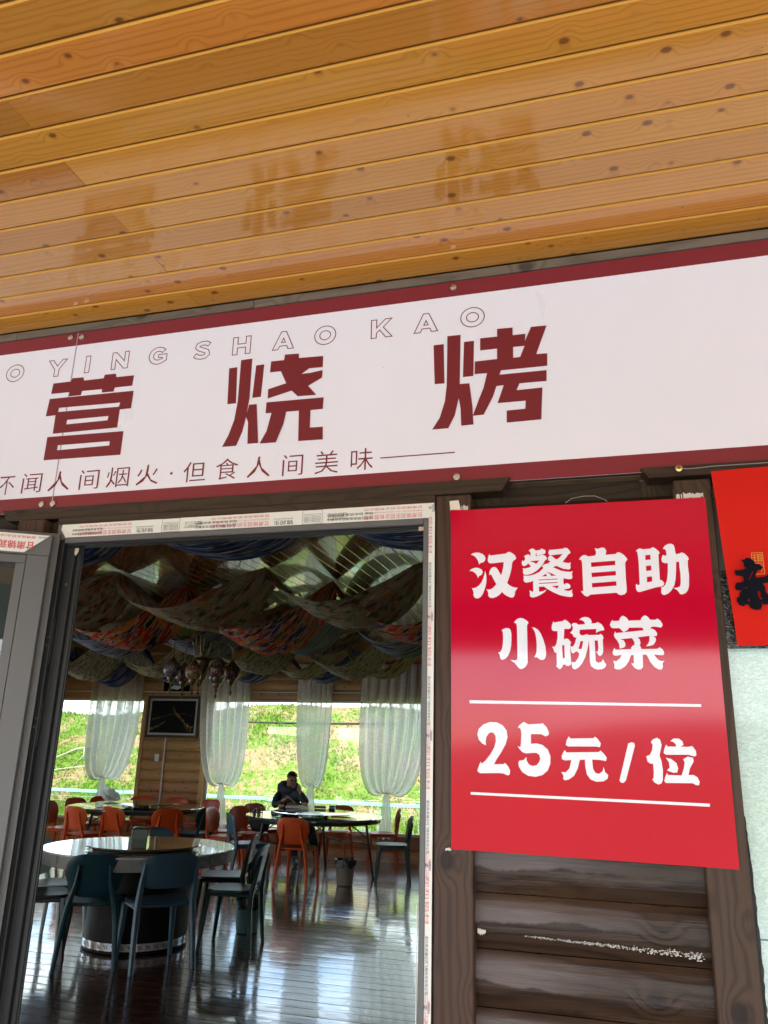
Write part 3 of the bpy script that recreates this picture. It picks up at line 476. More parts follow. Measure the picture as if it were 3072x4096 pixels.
for k in range(460):
    t = rq.random(); x = -.215+.362*t; zc = 1.2335-.0095*t; w = (.0016+.0075*t*t)*(.5+.5*abs(math.sin(x*61))+.25)
    z = zc+rq.gauss(0, .42)*w; q = rq.uniform(.0003, .0013)*(1+.8*t); a = rq.uniform(0, 6.28)
    mb.add([(x+q*math.cos(a+c)*(2.2 if c == 0 else 1.2), YW-.0046, z+q*.8*math.sin(a+c)) for c in (0, 1.7, 3.1, 4.6)], [(3, 2, 1, 0)])
tag(mb.build('filler_smear', MT['plaster'], front), kind='stuff')
blob_strip('filler_smear', '', '', [(-.316, 1.236, .010), (-.306, 1.234, .010), (-.298, 1.236, .003)], YW-.0048, MT['plaster'], .002, 14, front)
blob_strip('filler_smear', '', '', [(-.383, 1.398, .004), (-.374, 1.399, .007), (-.37, 1.398, .003)], YW-.0285, MT['plaster'], .001, 10, front)
blob_strip('silicone_smear', '', '', [(.163, 2.188, .010), (.182, 2.190, .016), (.20, 2.190, .008), (.222, 2.192, .012)], YW-.0285, MT['silicone'], .004, 22, front)
blob_strip('silicone_smear', '', '', [(-.345, 2.192, .014), (-.336, 2.190, .020), (-.328, 2.191, .010)], YW-.0285, MT['silicone'], .004, 12, front)
mb = MB().tube([(-.09, YW-.03, 2.19), (-.075, YW-.032, 2.200), (-.045, YW-.033, 2.204), (-.02, YW-.032, 2.203), (.0, YW-.03, 2.194), (.008, YW-.03, 2.188)], .0008, 6)
tag(mb.build('wire_loop', MT['wire']), 'thin pale wire loop poking out above the red poster', 'wire')

# ------------------------------------------------------------------ signboard
YS = 1.880
sign = thing('signboard', 'long white and maroon acrylic restaurant sign with three large red characters', 'sign', (-.6, YS, 2.26))
SX = -1.578
for x0, x1 in ((-3.4, SX-.0016), (SX+.0016, 1.6)):
    p = MB().bbox(x0, x1, YS, YS+.010, 2.2585, 2.853, .0012).build('panel', MT['white'], sign, origin=((x0+x1)/2, YS, 2.5))
    MB().box(x0, x1, YS-.0009, YS-.0004, 2.807, 2.8525).box(x0, x1, YS-.0009, YS-.0004, 2.259, 2.3055).build('border', MT['maroon'], p)
MB().box(-3.4, 1.6, YS-.0006, YS+.010, 2.2565, 2.2583).build('lower_edge', MT['rubber'], sign)
MB().box(SX-.0013, SX+.0013, YS-.0004, YS+.009, 2.2585, 2.8535).build('panel_edge', plain('acrylic_edge', (.42, .38, .48), .3), sign)
for bx, bz in ((-1.600, 2.836), (-1.559, 2.833), (-1.609, 2.281), (-1.570, 2.281), (-.366, 2.832), (-.357, 2.278), (.82, 2.832), (.83, 2.278)):
    mb = MB(); mb.lathe([(0, .0), (.0062, .0), (.0086, .0006), (.0092, .0018), (.0092, .0075)], (0, 0, 0), 24)
    mb.v = [(v[0], v[2], v[1]) for v in mb.v]; mb.f = [tuple(reversed(f)) for f in mb.f]
    mb.v = [(v[0]+bx, v[1]+YS-.0082, v[2]+bz) for v in mb.v]
    b = mb.build('standoff_bolt', MT['steel'], sign, origin=(bx, YS-.006, bz))
def gl(k): return [[[(x/10000, z/10000) for x, z in poly] for poly in sh] for sh in GLYPHS[k]]
for k in ('ying', 'shao', 'kao'): flat_shapes(gl(k), 'character', MT['maroon_p'], YS-.0006, sign)
def ell(cx, cz, rx, rz, n=36): return [(cx+rx*math.cos(2*PI*i/n), cz+rz*math.sin(2*PI*i/n)) for i in range(n)]
def letter(ch, x0, x1):
    z0, z1 = 2.7065, 2.7635; w = x1-x0; h = z1-z0
    def U(*pts): return [(x0+a*w, z0+b*h) for a, b in pts]
    if ch == 'O': return [ell((x0+x1)/2, (z0+z1)/2, w/2, h/2+.0008), ell((x0+x1)/2, (z0+z1)/2, w*.255, h*.25)]
    if ch == 'Y': return [U((0, 1), (.25, 1), (.5, .62), (.76, 1), (1, 1), (.62, .42), (.62, 0), (.38, 0), (.38, .42))]
    if ch == 'I': return [U((0, 0), (1, 0), (1, 1), (0, 1))]
    if ch == 'N': return [U((0, 0), (.24, 0), (.24, .58), (.76, 0), (1, 0), (1, 1), (.76, 1), (.76, .44), (.24, 1), (0, 1))]
    if ch == 'H': return [U((0, 0), (.27, 0), (.27, .38), (.73, .38), (.73, 0), (1, 0), (1, 1), (.73, 1), (.73, .60), (.27, .60), (.27, 1), (0, 1))]
    if ch == 'A': return [U((0, 0), (.26, 0), (.34, .19), (.67, .19), (.74, 0), (1, 0), (.62, 1), (.39, 1)), U((.41, .38), (.60, .38), (.505, .63))]
    if ch == 'K': return [U((0, 0), (.25, 0), (.25, .26), (.40, .42), (.70, 0), (1, 0), (.57, .56), (.97, 1), (.67, 1), (.25, .55), (.25, 1), (0, 1))]
    if ch == 'G':
        out = [(.5+.5*math.cos(a), .5+.5*math.sin(a)) for a in [math.radians(d) for d in range(40, 316, 12)]]
        inn = [(.5+.26*math.cos(a), .5+.26*math.sin(a)) for a in [math.radians(d) for d in range(310, 44, -14)]]
        return [U(*(out+[(.97, .20), (.97, .56), (.52, .56), (.52, .38), (.74, .38), (.74, .30)]+inn+[(.70, .66)]))]
    if ch == 'S':
        cen = [(.86, .80), (.70, .90), (.46, .91), (.24, .83), (.20, .70), (.34, .58), (.56, .50), (.76, .40), (.80, .26), (.66, .12), (.44, .09), (.24, .14), (.08, .24)]
        L, R = [], []
        for i, p in enumerate(cen):
            a = Vector(cen[max(i-1, 0)]); b = Vector(cen[min(i+1, len(cen)-1)]); d = (b-a).normalized(); nn = Vector((-d.y, d.x))
            L.append((p[0]+nn.x*.14, min(1.02, max(-.02, p[1]+nn.y*.115)))); R.append((p[0]-nn.x*.14, min(1.02, max(-.02, p[1]-nn.y*.115))))
        return [U(*(L+R[::-1]))]
for ch, x0, x1 in (('O', -2.10, -2.035), ('A', -1.985, -1.92), ('O', -1.8285, -1.762), ('Y', -1.6704, -1.6036), ('I', -1.5330, -1.5170), ('N', -1.4377, -1.3795), ('G', -1.3074, -1.2447), ('S', -1.1555, -1.098), ('H', -1.0271, -.9705),
                   ('A', -.8995, -.8339), ('O', -.7702, -.7065), ('K', -.6008, -.5401), ('A', -.4770, -.411), ('O', -.3469, -.2826)):
    mb = MB()
    for pl in letter(ch, x0, x1):
        vs, fs = strip(pl, .0026, True); mb.add([(a, YS-.0006, b) for a, b in vs], fs)
    mb.build('roman_letter', MT['maroon_p'], sign)
for ch, x0, x1, zl, zh in (('不', -1.781, -1.7238, 2.321, 2.3805), ('闻', -1.696, -1.626, 2.3215, 2.3845), ('人', -1.6012, -1.5259, 2.3215, 2.383), ('间', -1.4925, -1.426, 2.3195, 2.381), ('烟', -1.3995, -1.3245, 2.3195, 2.382), ('火', -1.2998, -1.2278, 2.320, 2.3815),
                           ('但', -1.1475, -1.0769, 2.3185, 2.379), ('食', -1.0454, -.9771, 2.3190, 2.381), ('人', -.9487, -.8795, 2.318, 2.379), ('间', -.843, -.783, 2.316, 2.3775), ('美', -.7481, -.6814, 2.3145, 2.380), ('味', -.6458, -.5839, 2.3165, 2.379)):
    mb = MB(); wall_text(mb, ch, x0, zl, YS-.0006, zh-zl, x1-x0, bold=-.006); mb.build('slogan_character', MT['maroon_p'], sign)
mb = MB(); mb.add([(p[0], YS-.0006, p[1]) for p in ell(-1.186, 2.3493, .0042, .0042, 14)], [tuple(range(14))]); mb.build('slogan_dot', MT['maroon_p'], sign)
MB().box(-.5636, -.3634, YS-.0008, YS-.0005, 2.3455, 2.3487).build('slogan_dash', MT['maroon_p'], sign)

# ------------------------------------------------------------------ poster
YP = 1.866
poster = thing('poster', 'glossy red price poster with white brush lettering hung beside the doorway', 'poster', (-.07, YP, 1.79))
pc = [(-.3705, 2.1855), (.2255, 2.1835), (.2215, 1.394), (-.3685, 1.400)]
nx, nz = 14, 20; vs = []
for j in range(nz+1):
    for i in range(nx+1):
        u, v = i/nx, j/nz
        x = (pc[0][0]*(1-u)+pc[1][0]*u)*(1-v)+(pc[3][0]*(1-u)+pc[2][0]*u)*v; z = (pc[0][1]*(1-u)+pc[1][1]*u)*(1-v)+(pc[3][1]*(1-u)+pc[2][1]*u)*v
        e = max(0, u-.9)*max(0, v-.93)*-.5 + max(0, .06-u)*max(0, .05-v)*-2.5
        vs.append((x, YP+e, z))
m = nx+1
fs = [(j*m+i, j*m+m+i, j*m+m+i+1, j*m+i+1) for j in range(nz) for i in range(nx)]
n0 = len(vs); rim = [i for i in range(m)]+[j*m+nx for j in range(1, nz+1)]+[nz*m+i for i in range(nx-1, -1, -1)]+[j*m for j in range(nz-1, 0, -1)]
vs2 = vs+[(vs[i][0], YP+.0035, vs[i][2]) for i in rim]; L = len(rim)
fs2 = fs+[(rim[k], rim[(k+1) % L], n0+(k+1) % L, n0+k) for k in range(L)]+[tuple(n0+k for k in range(L))]
mb = MB().add(vs, fs, 0, True)
mb.add([vs[i] for i in rim]+[(vs[i][0], YP+.0035, vs[i][2]) for i in rim], [(k, (k+1) % L, L+(k+1) % L, L+k) for k in range(L)]+[tuple(L+k for k in range(L))]); mb.build('panel', MT['poster'], poster)
for k in ('han', 'can', 'zi', 'zhu', 'xiao', 'wan', 'cai', 'two', 'five', 'yuan', 'slash', 'wei'): flat_shapes(gl(k), 'character', MT['pwhite'], YP-.0006, poster, .0003, .00012)
for k in ('rule1', 'rule2'): flat_shapes(gl(k), 'rule_line', MT['pwhite'], YP-.0006, poster)
tag(MB().add([(-.372, YP-.001, 2.184), (-.345, YP-.001, 2.186), (-.351, YP-.001, 2.212), (-.374, YP-.001, 2.211)], [(0, 1, 2, 3)]).build('tape_strip', MT['tape']),
    'cream masking tape strip at the upper left corner of the red poster', 'tape')

# ------------------------------------------------------------------ red cloth banner at the right edge
def cloth_mat():
    n = NB('red_canvas'); o = n.sep(n.obj()); a = n.m('SINE', n.m('MULTIPLY', n.m('ADD', o[0], o[2]), 1570)); b = n.m('SINE', n.m('MULTIPLY', n.m('SUBTRACT', o[0], o[2]), 1570))
    w = n.m('MULTIPLY', a, b); n.set(col=n.hsv((.78, .018, .010), v=n.m('MULTIPLY_ADD', w, .45, .80)), rough=.85, spec=.2); n.bump(w, .3, .0008)
    return n.mat
MT['canvas'] = cloth_mat()
ban = thing('banner', 'bright red canvas banner with black brush lettering at the right edge', 'banner', (.5, 1.858, 2.05))
def bz(u, v): return 2.243-v*.402+.004*math.sin(u*4)
def bx(u, v): return .2415+.018*v*(1-u)+u*.58
vs = [(bx(i/20, j/24), 1.858-.006*math.sin(i*.55+j*.1)*(j/24)-.004*math.sin(j*.4), bz(i/20, j/24)) for j in range(25) for i in range(21)]
MB().add(vs, [(j*21+i, j*21+21+i, j*21+22+i, j*21+i+1) for j in range(24) for i in range(20)], 0, True).build('cloth', MT['canvas'], ban)
MB().box(.2415, .82, 1.8545, 1.866, 2.178, 2.1795).build('stitch_line', plain('dark_red_thread', (.30, .008, .006), .8), ban)
MT['bink'] = plain('navy_black_print', (.006, .007, .013), .9, spec=.1)
flat_shapes(gl('xin'), 'character', MT['bink'], 1.8475, ban)
mb = MB(); MT['gold'] = plain('gold_print', (.72, .36, .06), .5)
sx, sz, sw, sh = .285, 2.017, .044, .072
for pl, cl in (([(sx, sz-sh), (sx+sw, sz-sh), (sx+sw, sz), (sx, sz)], True), ([(sx+.022, sz-.003), (sx+.022, sz-.034)], False), ([(sx+.004, sz-.036), (sx+.04, sz-.036)], False),
               ([(sx+.027, sz-.006), (sx+.039, sz-.006), (sx+.039, sz-.028), (sx+.027, sz-.028)], True), ([(sx+.033, sz-.008), (sx+.033, sz-.026)], False), ([(sx+.004, sz-.008), (sx+.019, sz-.008)], False),
               ([(sx+.005, sz-.016), (sx+.018, sz-.016)], False), ([(sx+.011, sz-.004), (sx+.011, sz-.032)], False), ([(sx+.005, sz-.024), (sx+.018, sz-.026)], False), ([(sx+.026, sz-.043), (sx+.04, sz-.043)], False), ([(sx+.033, sz-.04), (sx+.033, sz-.066)], False), ([(sx+.026, sz-.055), (sx+.04, sz-.055)], False)):
    q, f = strip([(.3065+(a-.285)*.5, 2.043+(b-2.017)*.66) for a, b in pl], .0011, cl); mb.add([(a, 1.8478, b) for a, b in q], f)
mb.build('seal_mark', MT['gold'], ban)
sc = thing('screw', 'brass cross-head screw under the sign holding the banner wire', 'screw', (.172, YW-.05, 2.252))
mb = MB().lathe([(0, 0), (.005, .0008), (.0078, .002), (.0078, .005), (.0025, .007), (.0025, .012)], (0, 0, 0), 18)
mb.v = [(v[0]+.172, v[2]+YW-.056, v[1]+2.252) for v in mb.v]; mb.build('head', MT['brass'], sc)
MB().box(.167, .177, YW-.0572, YW-.0558, 2.2513, 2.2527).box(.1713, .1727, YW-.0573, YW-.0559, 2.247, 2.257).build('slot', MT['rubber'], sc)
tag(MB().tube([(.178, 1.846, 2.251), (.19, 1.848, 2.2495), (.215, 1.85, 2.2505), (.245, 1.852, 2.253), (.8, 1.86, 2.256)], .0009, 6).build('banner_wire', MT['wire']), 'thin steel wire running from the brass screw to the banner', 'wire')

# ------------------------------------------------------------------ frosted windows
def frost_mat(nm, c0, c1):
    n = NB(nm); o = n.obj(); s = n.sep(o)
    v = n.comb(n.m('MULTIPLY', s[0], 95), s[1], n.m('MULTIPLY', s[2], 160))
    a = n.noise(v, 1.0, 2, .5, 1.2)
    n.set(col=n.mix(n.m('MULTIPLY_ADD', n.noise(o, 1.5, 3), .4, n.m('MULTIPLY', n.sstep(a, .40, .62), .6)), c0, c1), rough=.12, spec=.8, ior=1.6, coat=.8, coatr=.06)
    n.bump(a, .5, .004); return n.mat
MT['frost'] = frost_mat('textured_glass_lit', (.40, .60, .53), (.60, .79, .73)); MT['frostd'] = frost_mat('textured_glass_dim', (.035, .042, .038), (.05, .06, .055)); MT['clearpane'] = plain('grey_film_pane', (.30, .31, .28), .15, coat=.6)  # light on the glass painted in: bright lower pane, dark upper pane
fwin = thing('frosted_window', 'pale green textured glass window behind the red banner', 'window', (.9, YW+.02, 1.5))
MB().box(.2435, 1.9, YW+.012, YW+.018, 1.2628, 1.842).build('pane', MT['frost'], fwin)
MB().box(.2435, 1.9, YW+.0121, YW+.018, 1.8422, 2.02).build('pane', MT['frostd'], fwin)
MB().box(.2435, 1.9, YW+.012, YW+.018, .78, 1.2600).build('pane', MT['frost'], fwin)
MB().box(.2435, 1.9, YW+.010, YW+.019, 1.2600, 1.2628).build('joint', plain('blue_joint', (.12, .19, .24), .4), fwin)
MB().box(.2435, 1.9, YW+.012, YW+.018, 2.02, 2.225).build('transom_pane', MT['clearpane'], fwin)
vs = []; zz = [.9+.01*k for k in range(70)]
up = [(.2425+(.0095 if z < 1.50 else .003)*random.uniform(.8, 1.15)*min(1, (1.60-z)*4 if z < 1.6 else 0)+.0004, z) for z in zz]
mb = MB().add([(.2415, YW+.006, z) for z in zz]+[(x, YW+.004, z) for x, z in up]+[(x, YW+.013, z) for x, z in up], [(i, i+1, 71+i-1+0, 70+i) for i in range(0)])
n_ = len(zz)
mb.f = [(i, n_+i, n_+i+1, i+1) for i in range(n_-1)]+[(n_+i, 2*n_+i, 2*n_+i+1, n_+i+1) for i in range(n_-1)]; mb.m = [0]*len(mb.f); mb.sm = [False]*len(mb.f)
mb.build('sealant_bead', MT['seal'], fwin)
lwin = thing('frosted_window', 'bright textured window seen through the open glass door', 'window', (-2.5, YW+.04, 1.4))
MB().box(-3.3, -1.66, YW+.03, YW+.036, .9, 1.93).build('pane', MT['frost'], lwin)
MB().box(-3.3, -1.66, YW+.0, YW+.03, 1.93, 1.96).box(-3.3, -1.66, YW, YW+.03, .87, .9).box(-3.33, -3.3, YW, YW+.03, .87, 1.96).build('frame', MT['dbeam'], lwin)

# ------------------------------------------------------------------ door frame
df = thing('door_frame', 'dark grey aluminium door frame with printed protective film still on', 'door frame', (-.97, YW-.03, 0))
A, AD = MT['alu'], MT['alud']
XL, XR, ZT = -1.531, -.4125, 2.2225
MB().box(XL+.0, XR, YW-.033, YW+.02, 2.166, ZT).build('head', A, df)
MB().bbox(XL+.03, XR-.028, YW-.037, YW+.03, 2.1535, 2.1690, .002).build('head_bead', A, df)
MB().bbox(XL+.03, XR-.028, YW-.026, YW+.0, 2.1455, 2.1530, .002).build('head_rebate', AD, df)
MB().box(XL+.05, XR-.028, YW+.001, YW+.012, 2.150, 2.1600).build('head_stop', MT['rubber'], df)
MB().box(XL+.02, XR-.028, YW+.0125, YW+.06, 2.168, 2.20).build('head_back', AD, df)
MB().box(XR-.0275, XR, YW-.033, YW+.06, -.02, 2.1655).build('jamb', A, df)
MB().bbox(XR-.0275, XR-.0150, YW-.037, YW-.0335, -.02, 2.164, .001).build('jamb_bead', A, df)
MB().box(XR-.032, XR-.028, YW-.02, YW+.04, -.02, 2.145).build('jamb_stop', AD, df)
# left jamb: outer member, rubber gap, rebate and stop
MB().bbox(XL, XL+.028, YW-.033, YW+.02, -.02, 2.1655, .002).build('jamb', AD, df)  # shade behind the open leaf painted in with the darker aluminium
MB().box(XL+.0282, XL+.0345, YW-.018, YW+.02, -.02, 2.145).build('gasket', MT['rubber'], df)
MB().bbox(XL+.0348, XL+.060, YW-.022, YW-.004, -.02, 2.145, .002).build('jamb_rebate', AD, df)
MB().bbox(XL+.0605, XL+.075, YW-.012, YW-.002, -.02, 2.146, .0015).build('jamb_stop', AD, df)
MB().box(XL+.0752, XL+.079, YW-.008, YW-.003, -.02, 2.146).build('gasket', MT['rubber'], df)
MB().add([(XL+.060, YW-.0235, 2.140), (XL+.073, YW-.0235, 2.140), (XL+.073, YW-.0235, 2.130), (XL+.066, YW-.0235, 2.117), (XL+.060, YW-.0235, 2.124)], [(0, 1, 2, 3, 4)]).build('corner_cleat', MT['steel'], df)
MB().box(XR-.042, XR-.029, YW-.028, YW-.0265, 2.1395, 2.150).build('corner_cleat', MT['steel'], df)
MB().tube([(XL+.046, YW-.0235, 2.035), (XL+.046, YW-.022, 2.035)], .0045, 12).build('screw', MT['oldbrass'], df)
# film on the head and on the right jamb, with its print (upside down and sideways, as stuck on)
YF = YW-.0342
f1 = MB().add([(XL+.014, YF, 2.2094), (XR-.001, YF, 2.2094), (XR-.001, YF, 2.1705), (XL+.030, YF, 2.1705), (XL+.012, YF, 2.195)], [(0, 1, 2, 3, 4)]).build('film', MT['film'], df)
mr, mk, mp = MB(), MB(), MB()
def ud(mb, body, xr, zt, h, w=None, bold=0): wall_text(mb, body, xr, 2.1712+(zt-2.168)*.72, YF-.0006, h*.78, w, bold*.6, PI)
for i, x in enumerate((-1.285, -.864, -.443)):
    ud(mr, '甘肃锦润生铝业有限公司', x, 2.1885, .0165, .172 if i < 2 else .155, .012)
    ud(mp, '管理体系符合GB/T19001-2008/ISO9001:2008标准要求', x, 2.1985, .0052, .172 if i < 2 else .155)
    ud(mr, '甘肃锦润生铝业有限公司', x, 2.2140, .0090, .172 if i < 2 else .155, .012)
for x in (-1.215, -.795):
    ud(mk, '锦润生', x, 2.1875, .016, .056, .006); ud(mk, 'JINRUNSHENG', x, 2.1975, .0055, .056)
    for a, b, c, d in ((x+.082, x+.026, 2.1712, 2.194),):
        q, f = strip([(b, c), (a, c), (a, d), (b, d)], .0008, True); mk.add([(u, YF-.0005, v) for u, v in q], f)
    q, f = strip([(x+.026, 2.198), (x+.082, 2.198), (x+.082, 2.209), (x+.026, 2.209)], .0008, True); mk.add([(u, YF-.0005, v) for u, v in q], f)
    for r in range(4): ud(mk, '地址甘肃省工业园区', x+.078, 2.196-.006*r, .0045, .048)
    ud(mk, '电话:0935-6311528', x+.150, 2.1975, .0050, .052); ud(mk, '传真:0935-6311628', x+.150, 2.2045, .0050, .052); ud(mk, '工业园区永昌路19号', x+.150, 2.1905, .0050, .052); ud(mk, '地址:甘肃武威黄羊', x+.150, 2.184, .0050, .055)
for x in (-1.40, -.980, -.595):
    ud(mk, '电泳 粉末喷涂 断桥隔热', x+.02, 2.2005, .0100, .125 if x > -1.3 else .10, .004); ud(mk, '锦润生牌高强度铝合金氧化', x+.02, 2.1845, .0100, .125 if x > -1.3 else .10, .004)
mr.build('film_print', MT['pinkink'], df); mk.build('film_print', MT['ink'], df); mp.build('film_print', MT['pinkink'], df)
f2 = MB().add([(XR-.0145, YF-.0006, 2.187), (XR+.0012, YF-.0006, 2.187), (XR+.0005, YF-.0006, -.02), (XR-.0145, YF-.0006, -.02)], [(0, 1, 2, 3)]).build('film', MT['film'], df)
mr, mk = MB(), MB()
def sd_(mb, body, x, z, h, w=None, bold=0): wall_text(mb, body, x, z, YF-.0012, h, w, bold, -PI/2)
z = 2.176; YT = YF-.0012
for k in range(8):
    z0 = 2.205-.4475*k*.62
    sd_(mr, '郑和铝材', XR-.0140, z0-.030, .0088, .098, 0)
    sd_(mk, '委托商:新疆日月飞腾商贸有限公司', XR-.0130, z0-.150, .0066, .112, 0)
    za = z0-.293; xa = XR-.0140
    q, f = strip([(xa-.0, za+.042), (xa+.006, za+.042), (xa+.0075, za+.039), (xa+.0075, za-.025), (xa+.006, za-.028), (xa, za-.028)], .0005, False); mr.add([(u, YT, v) for u, v in q], f)
    sd_(mr, '温馨提示', xa+.0075, za+.020, .0045, .020); sd_(mr, '请在安装完毕后及时撕去', xa+.001, za+.036, .0035, .058)
    sd_(mk, 'ZHENGHE', XR-.0065, z0+.000, .0050, .020); sd_(mk, 'Z', XR-.0142, z0-.004, .0060, .009, .02)
    sd_(mr, '®', XR-.0100, z0-.024, .0030)
mr.build('film_print', MT['pinkink'], df); mk.build('film_print', MT['blueink'], df)
MB().box(XR-.0355, XR-.0335, YW-.024, YW-.021, .80, 1.283).build('latch_strip', MT['film'], df)

# ------------------------------------------------------------------ open door leaf, hinged on the left jamb
HX, HY = -1.505, 1.842
leaf = thing('glass_door', 'grey aluminium glass door leaf standing open on the left', 'door', (HX, HY, 0))
ang = math.atan2(.49, .87)
leaf.rotation_euler = (0, 0, ang)      # local -x runs along the leaf, local -y is the face towards the camera
LW = .98
def LB(): return MB()
def lpart(mb, name, mat):
    o = mb.build(name, mat, None); o.parent = leaf; return o
ZL = 2.181
lpart(LB().box(-LW, .0, .022, .026, 0.02, ZL), 'flange', A)
lpart(LB().bbox(-.016, .0, .0265, .060, .02, ZL-.004, .002), 'edge_profile', AD)
lpart(LB().bbox(-LW, -.016, -.006, .0215, 2.108, ZL-.012, .0015), 'top_rail', A)
lpart(LB().bbox(-.0745, -.0165, -.0075, .0215, .02, 2.1075, .0015), 'stile', A)
# mitred corner piece of the stile
lpart(MB().prism([(-.0745, 2.1078), (-.0165, 2.1078), (-.0165, 2.166)], 'y', -.0075, .0), 'stile_mitre', A)
lpart(LB().bbox(-LW, -.076, -.004, .0215, 2.083, 2.1065, .0012), 'glazing_bead', A)
lpart(LB().bbox(-.102, -.0762, -.003, .0215, .10, 2.0825, .0012), 'glazing_bead', A)
lpart(LB().bbox(-LW, -.016, -.006, .0215, .02, .098, .0015), 'bottom_rail', A)
lpart(LB().bbox(-LW, -LW+.058, -.0065, .0212, .0985, 2.083, .0015), 'stile', A)
lpart(LB().box(-LW+.05, -.1022, .006, .0215, 2.073, 2.0828), 'gasket', MT['rubber'])
lpart(LB().box(-LW+.055, -.1021, .012, .018, .10, 2.0728), 'pane', MT['doorglass'])
fl = lpart(MB().add([(-LW, -.0085, 2.1125), (-.083, -.0085, 2.1125), (-.0215, -.0085, 2.1655), (-LW, -.0085, 2.1655)], [(0, 1, 2, 3)]), 'film', MT['film'])
mr, mk = MB(), MB()
wall_text(mr, '甘肃锦润生铝业有限公司', -.058, 2.1445, -.0095, .024, .262, .014, PI)
wall_text(mr, '管理体系符合GB/T19001-2008/ISO9001:2008标准', -.058, 2.1605, -.0095, .0075, .27, 0, PI)
wall_text(mk, 'JINRUNSHENG', -.031, 2.162, -.0095, .006, .02, 0, PI)
lpart(mr, 'film_print', MT['redink']); lpart(mk, 'film_print', MT['ink'])
h1 = lpart(LB().box(-.002, .018, .030, .034, 2.155, 2.176), 'cleat', MT['steel'])
for zc in (1.875, 1.655):
    for a, b in ((-.062, -.022), (-.0205, .0205), (.022, .062)):
        lpart(MB().tube([(.012, .035, zc+a), (.012, .035, zc+b)], .0105, 14), 'hinge_barrel', MT['rubber'])
        if a < 0 < b:
            for dz in (-.012, .010): lpart(MB().tube([(.006, .0225, zc+dz), (.008, .0245, zc+dz)], .0032, 10), 'hinge_screw', MT['steel'])
for za in (1.62, 1.30, 1.02): lpart(MB().add([(-.013, .0258, za-.09), (-.004, .0258, za-.09), (-.004, .0258, za), (-.013, .0258, za)], [(0, 1, 2, 3)]), 'film_scrap', MT['film'])
# ------------------------------------------------------------------ dining room shell
XL0, XR0 = -10.4, 3.0
room = tag(thing('room_floor', None, None, (0, 0, 0)), kind='structure')
MB().box(XL0, XR0, YW+.1, YB+.15, -.12, -.008).build('subfloor', MT['floor'], room)
PWF, PLF = .145, 1.21
hf = PWF/2-.0008
fm = MB().prism([(-hf, -.008), (hf, -.008), (hf, -.0022), (hf-.0028, -.0002), (hf*.45, -.00004), (-hf*.45, 0), (-hf+.0028, -.00018), (-hf, -.0022)], 'x', -PLF/2+.0007, PLF/2-.0007, 0, False).mesh('floor_plank', MT['floor'])
for p in fm.polygons: p.use_smooth = False
cells = []
j = 0; y = YW+.12
while y < YB:
    x = XL0+((j*.437) % 1)*PLF*-1
    while x < XR0:
        cells.append((x+PLF/2, y+PWF/2)); x += PLF
    y += PWF; j += 1
def seen(x, y): # the part of the floor that the doorway shows
    return -.80*y-.9 < x < -.215*y+.35 and x > XL0+.3
vis = sorted([c for c in cells if seen(*c)], key=lambda c: c[1])
near = vis[:300]; ns = set(near); far_mb = MB()
for c in near:
    inst(fm, 'floor_plank', (c[0], c[1], random.uniform(-.0004, .0004)), room, (random.uniform(-.0055, .0055), random.uniform(-.0014, .0010), 0))
for c in cells:
    if c in ns: continue
    dz = random.uniform(-.0004, .0004); rx = random.uniform(-.0055, .0055)
    x0, x1, y0, y1 = c[0]-PLF/2+.0008, c[0]+PLF/2-.0008, c[1]-PWF/2+.0009, c[1]+PWF/2-.0009
    if y1 > YB: y1 = YB
    if x0 < XL0: x0 = XL0
    e = rx*PWF/2
    far_mb.add([(x0, y0, dz-e), (x1, y0, dz-e), (x1, y1, dz+e), (x0, y1, dz+e), (x0, y0, -.008), (x1, y0, -.008), (x1, y1, -.008), (x0, y1, -.008)], [(0, 1, 2, 3), (4, 5, 1, 0), (6, 7, 3, 2), (5, 6, 2, 1), (7, 4, 0, 3)])
tag(far_mb.build('floor_planks', MT['floor'], room), kind='stuff')

ceil = tag(thing('room_ceiling', None, None, (0, 0, CEIL)), kind='structure')
cw = .12; LB_ = YB-YW-.1
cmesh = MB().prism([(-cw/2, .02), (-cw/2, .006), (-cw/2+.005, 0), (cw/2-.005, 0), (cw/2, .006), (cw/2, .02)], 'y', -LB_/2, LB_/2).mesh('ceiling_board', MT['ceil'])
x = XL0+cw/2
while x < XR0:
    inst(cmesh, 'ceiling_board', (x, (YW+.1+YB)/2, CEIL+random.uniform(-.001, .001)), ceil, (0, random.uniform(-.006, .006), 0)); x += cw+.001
MB().box(XL0-.2, XR0+.2, YW+.05, YB+.25, CEIL+.03, CEIL+.2).build('roof_slab', MT['dwood'], ceil)

def wl(name, x0, x1, y0, y1, z0, z1, m=None): return tag(MB().box(x0, x1, y0, y1, z0, z1).build(name, m or MT['pine']), kind='structure')
wl('right_wall', XR0, XR0+.1, YW+.1, YB+.2, -.1, CEIL+.03)
for nm, xa, xb in (('left_wall', XL0-.1, XL0),):
    tag(MB().box(xa, xb, YW+.1, YB+.2, -.1, .5).box(xa, xb, YW+.1, YB+.2, 2.4, CEIL+.03).box(xa, xb, YW+.1, 4.4, .5, 2.4).box(xa, xb, 10.8, YB+.2, .5, 2.4).build(nm, MT['pine']), kind='structure')
    w = thing('fill_window', 'unseen wide window added in the left wall to brighten the dining room', 'window', (xa+.05, 7.3, .5)); MB().box(xa+.048, xa+.052, 4.4, 10.8, .5, 2.4).build('pane', MT['glass'], w)  # added window out of view, brings fill light into the room
    MB().box(xa+.03, xa+.07, 6.9, 6.96, .5, 2.4).box(xa+.03, xa+.07, 8.2, 8.26, .5, 2.4).build('fill_window_mullions', MT['paint'], w)
back = tag(thing('back_wall', None, None, (-5, YB, 0)), kind='structure')
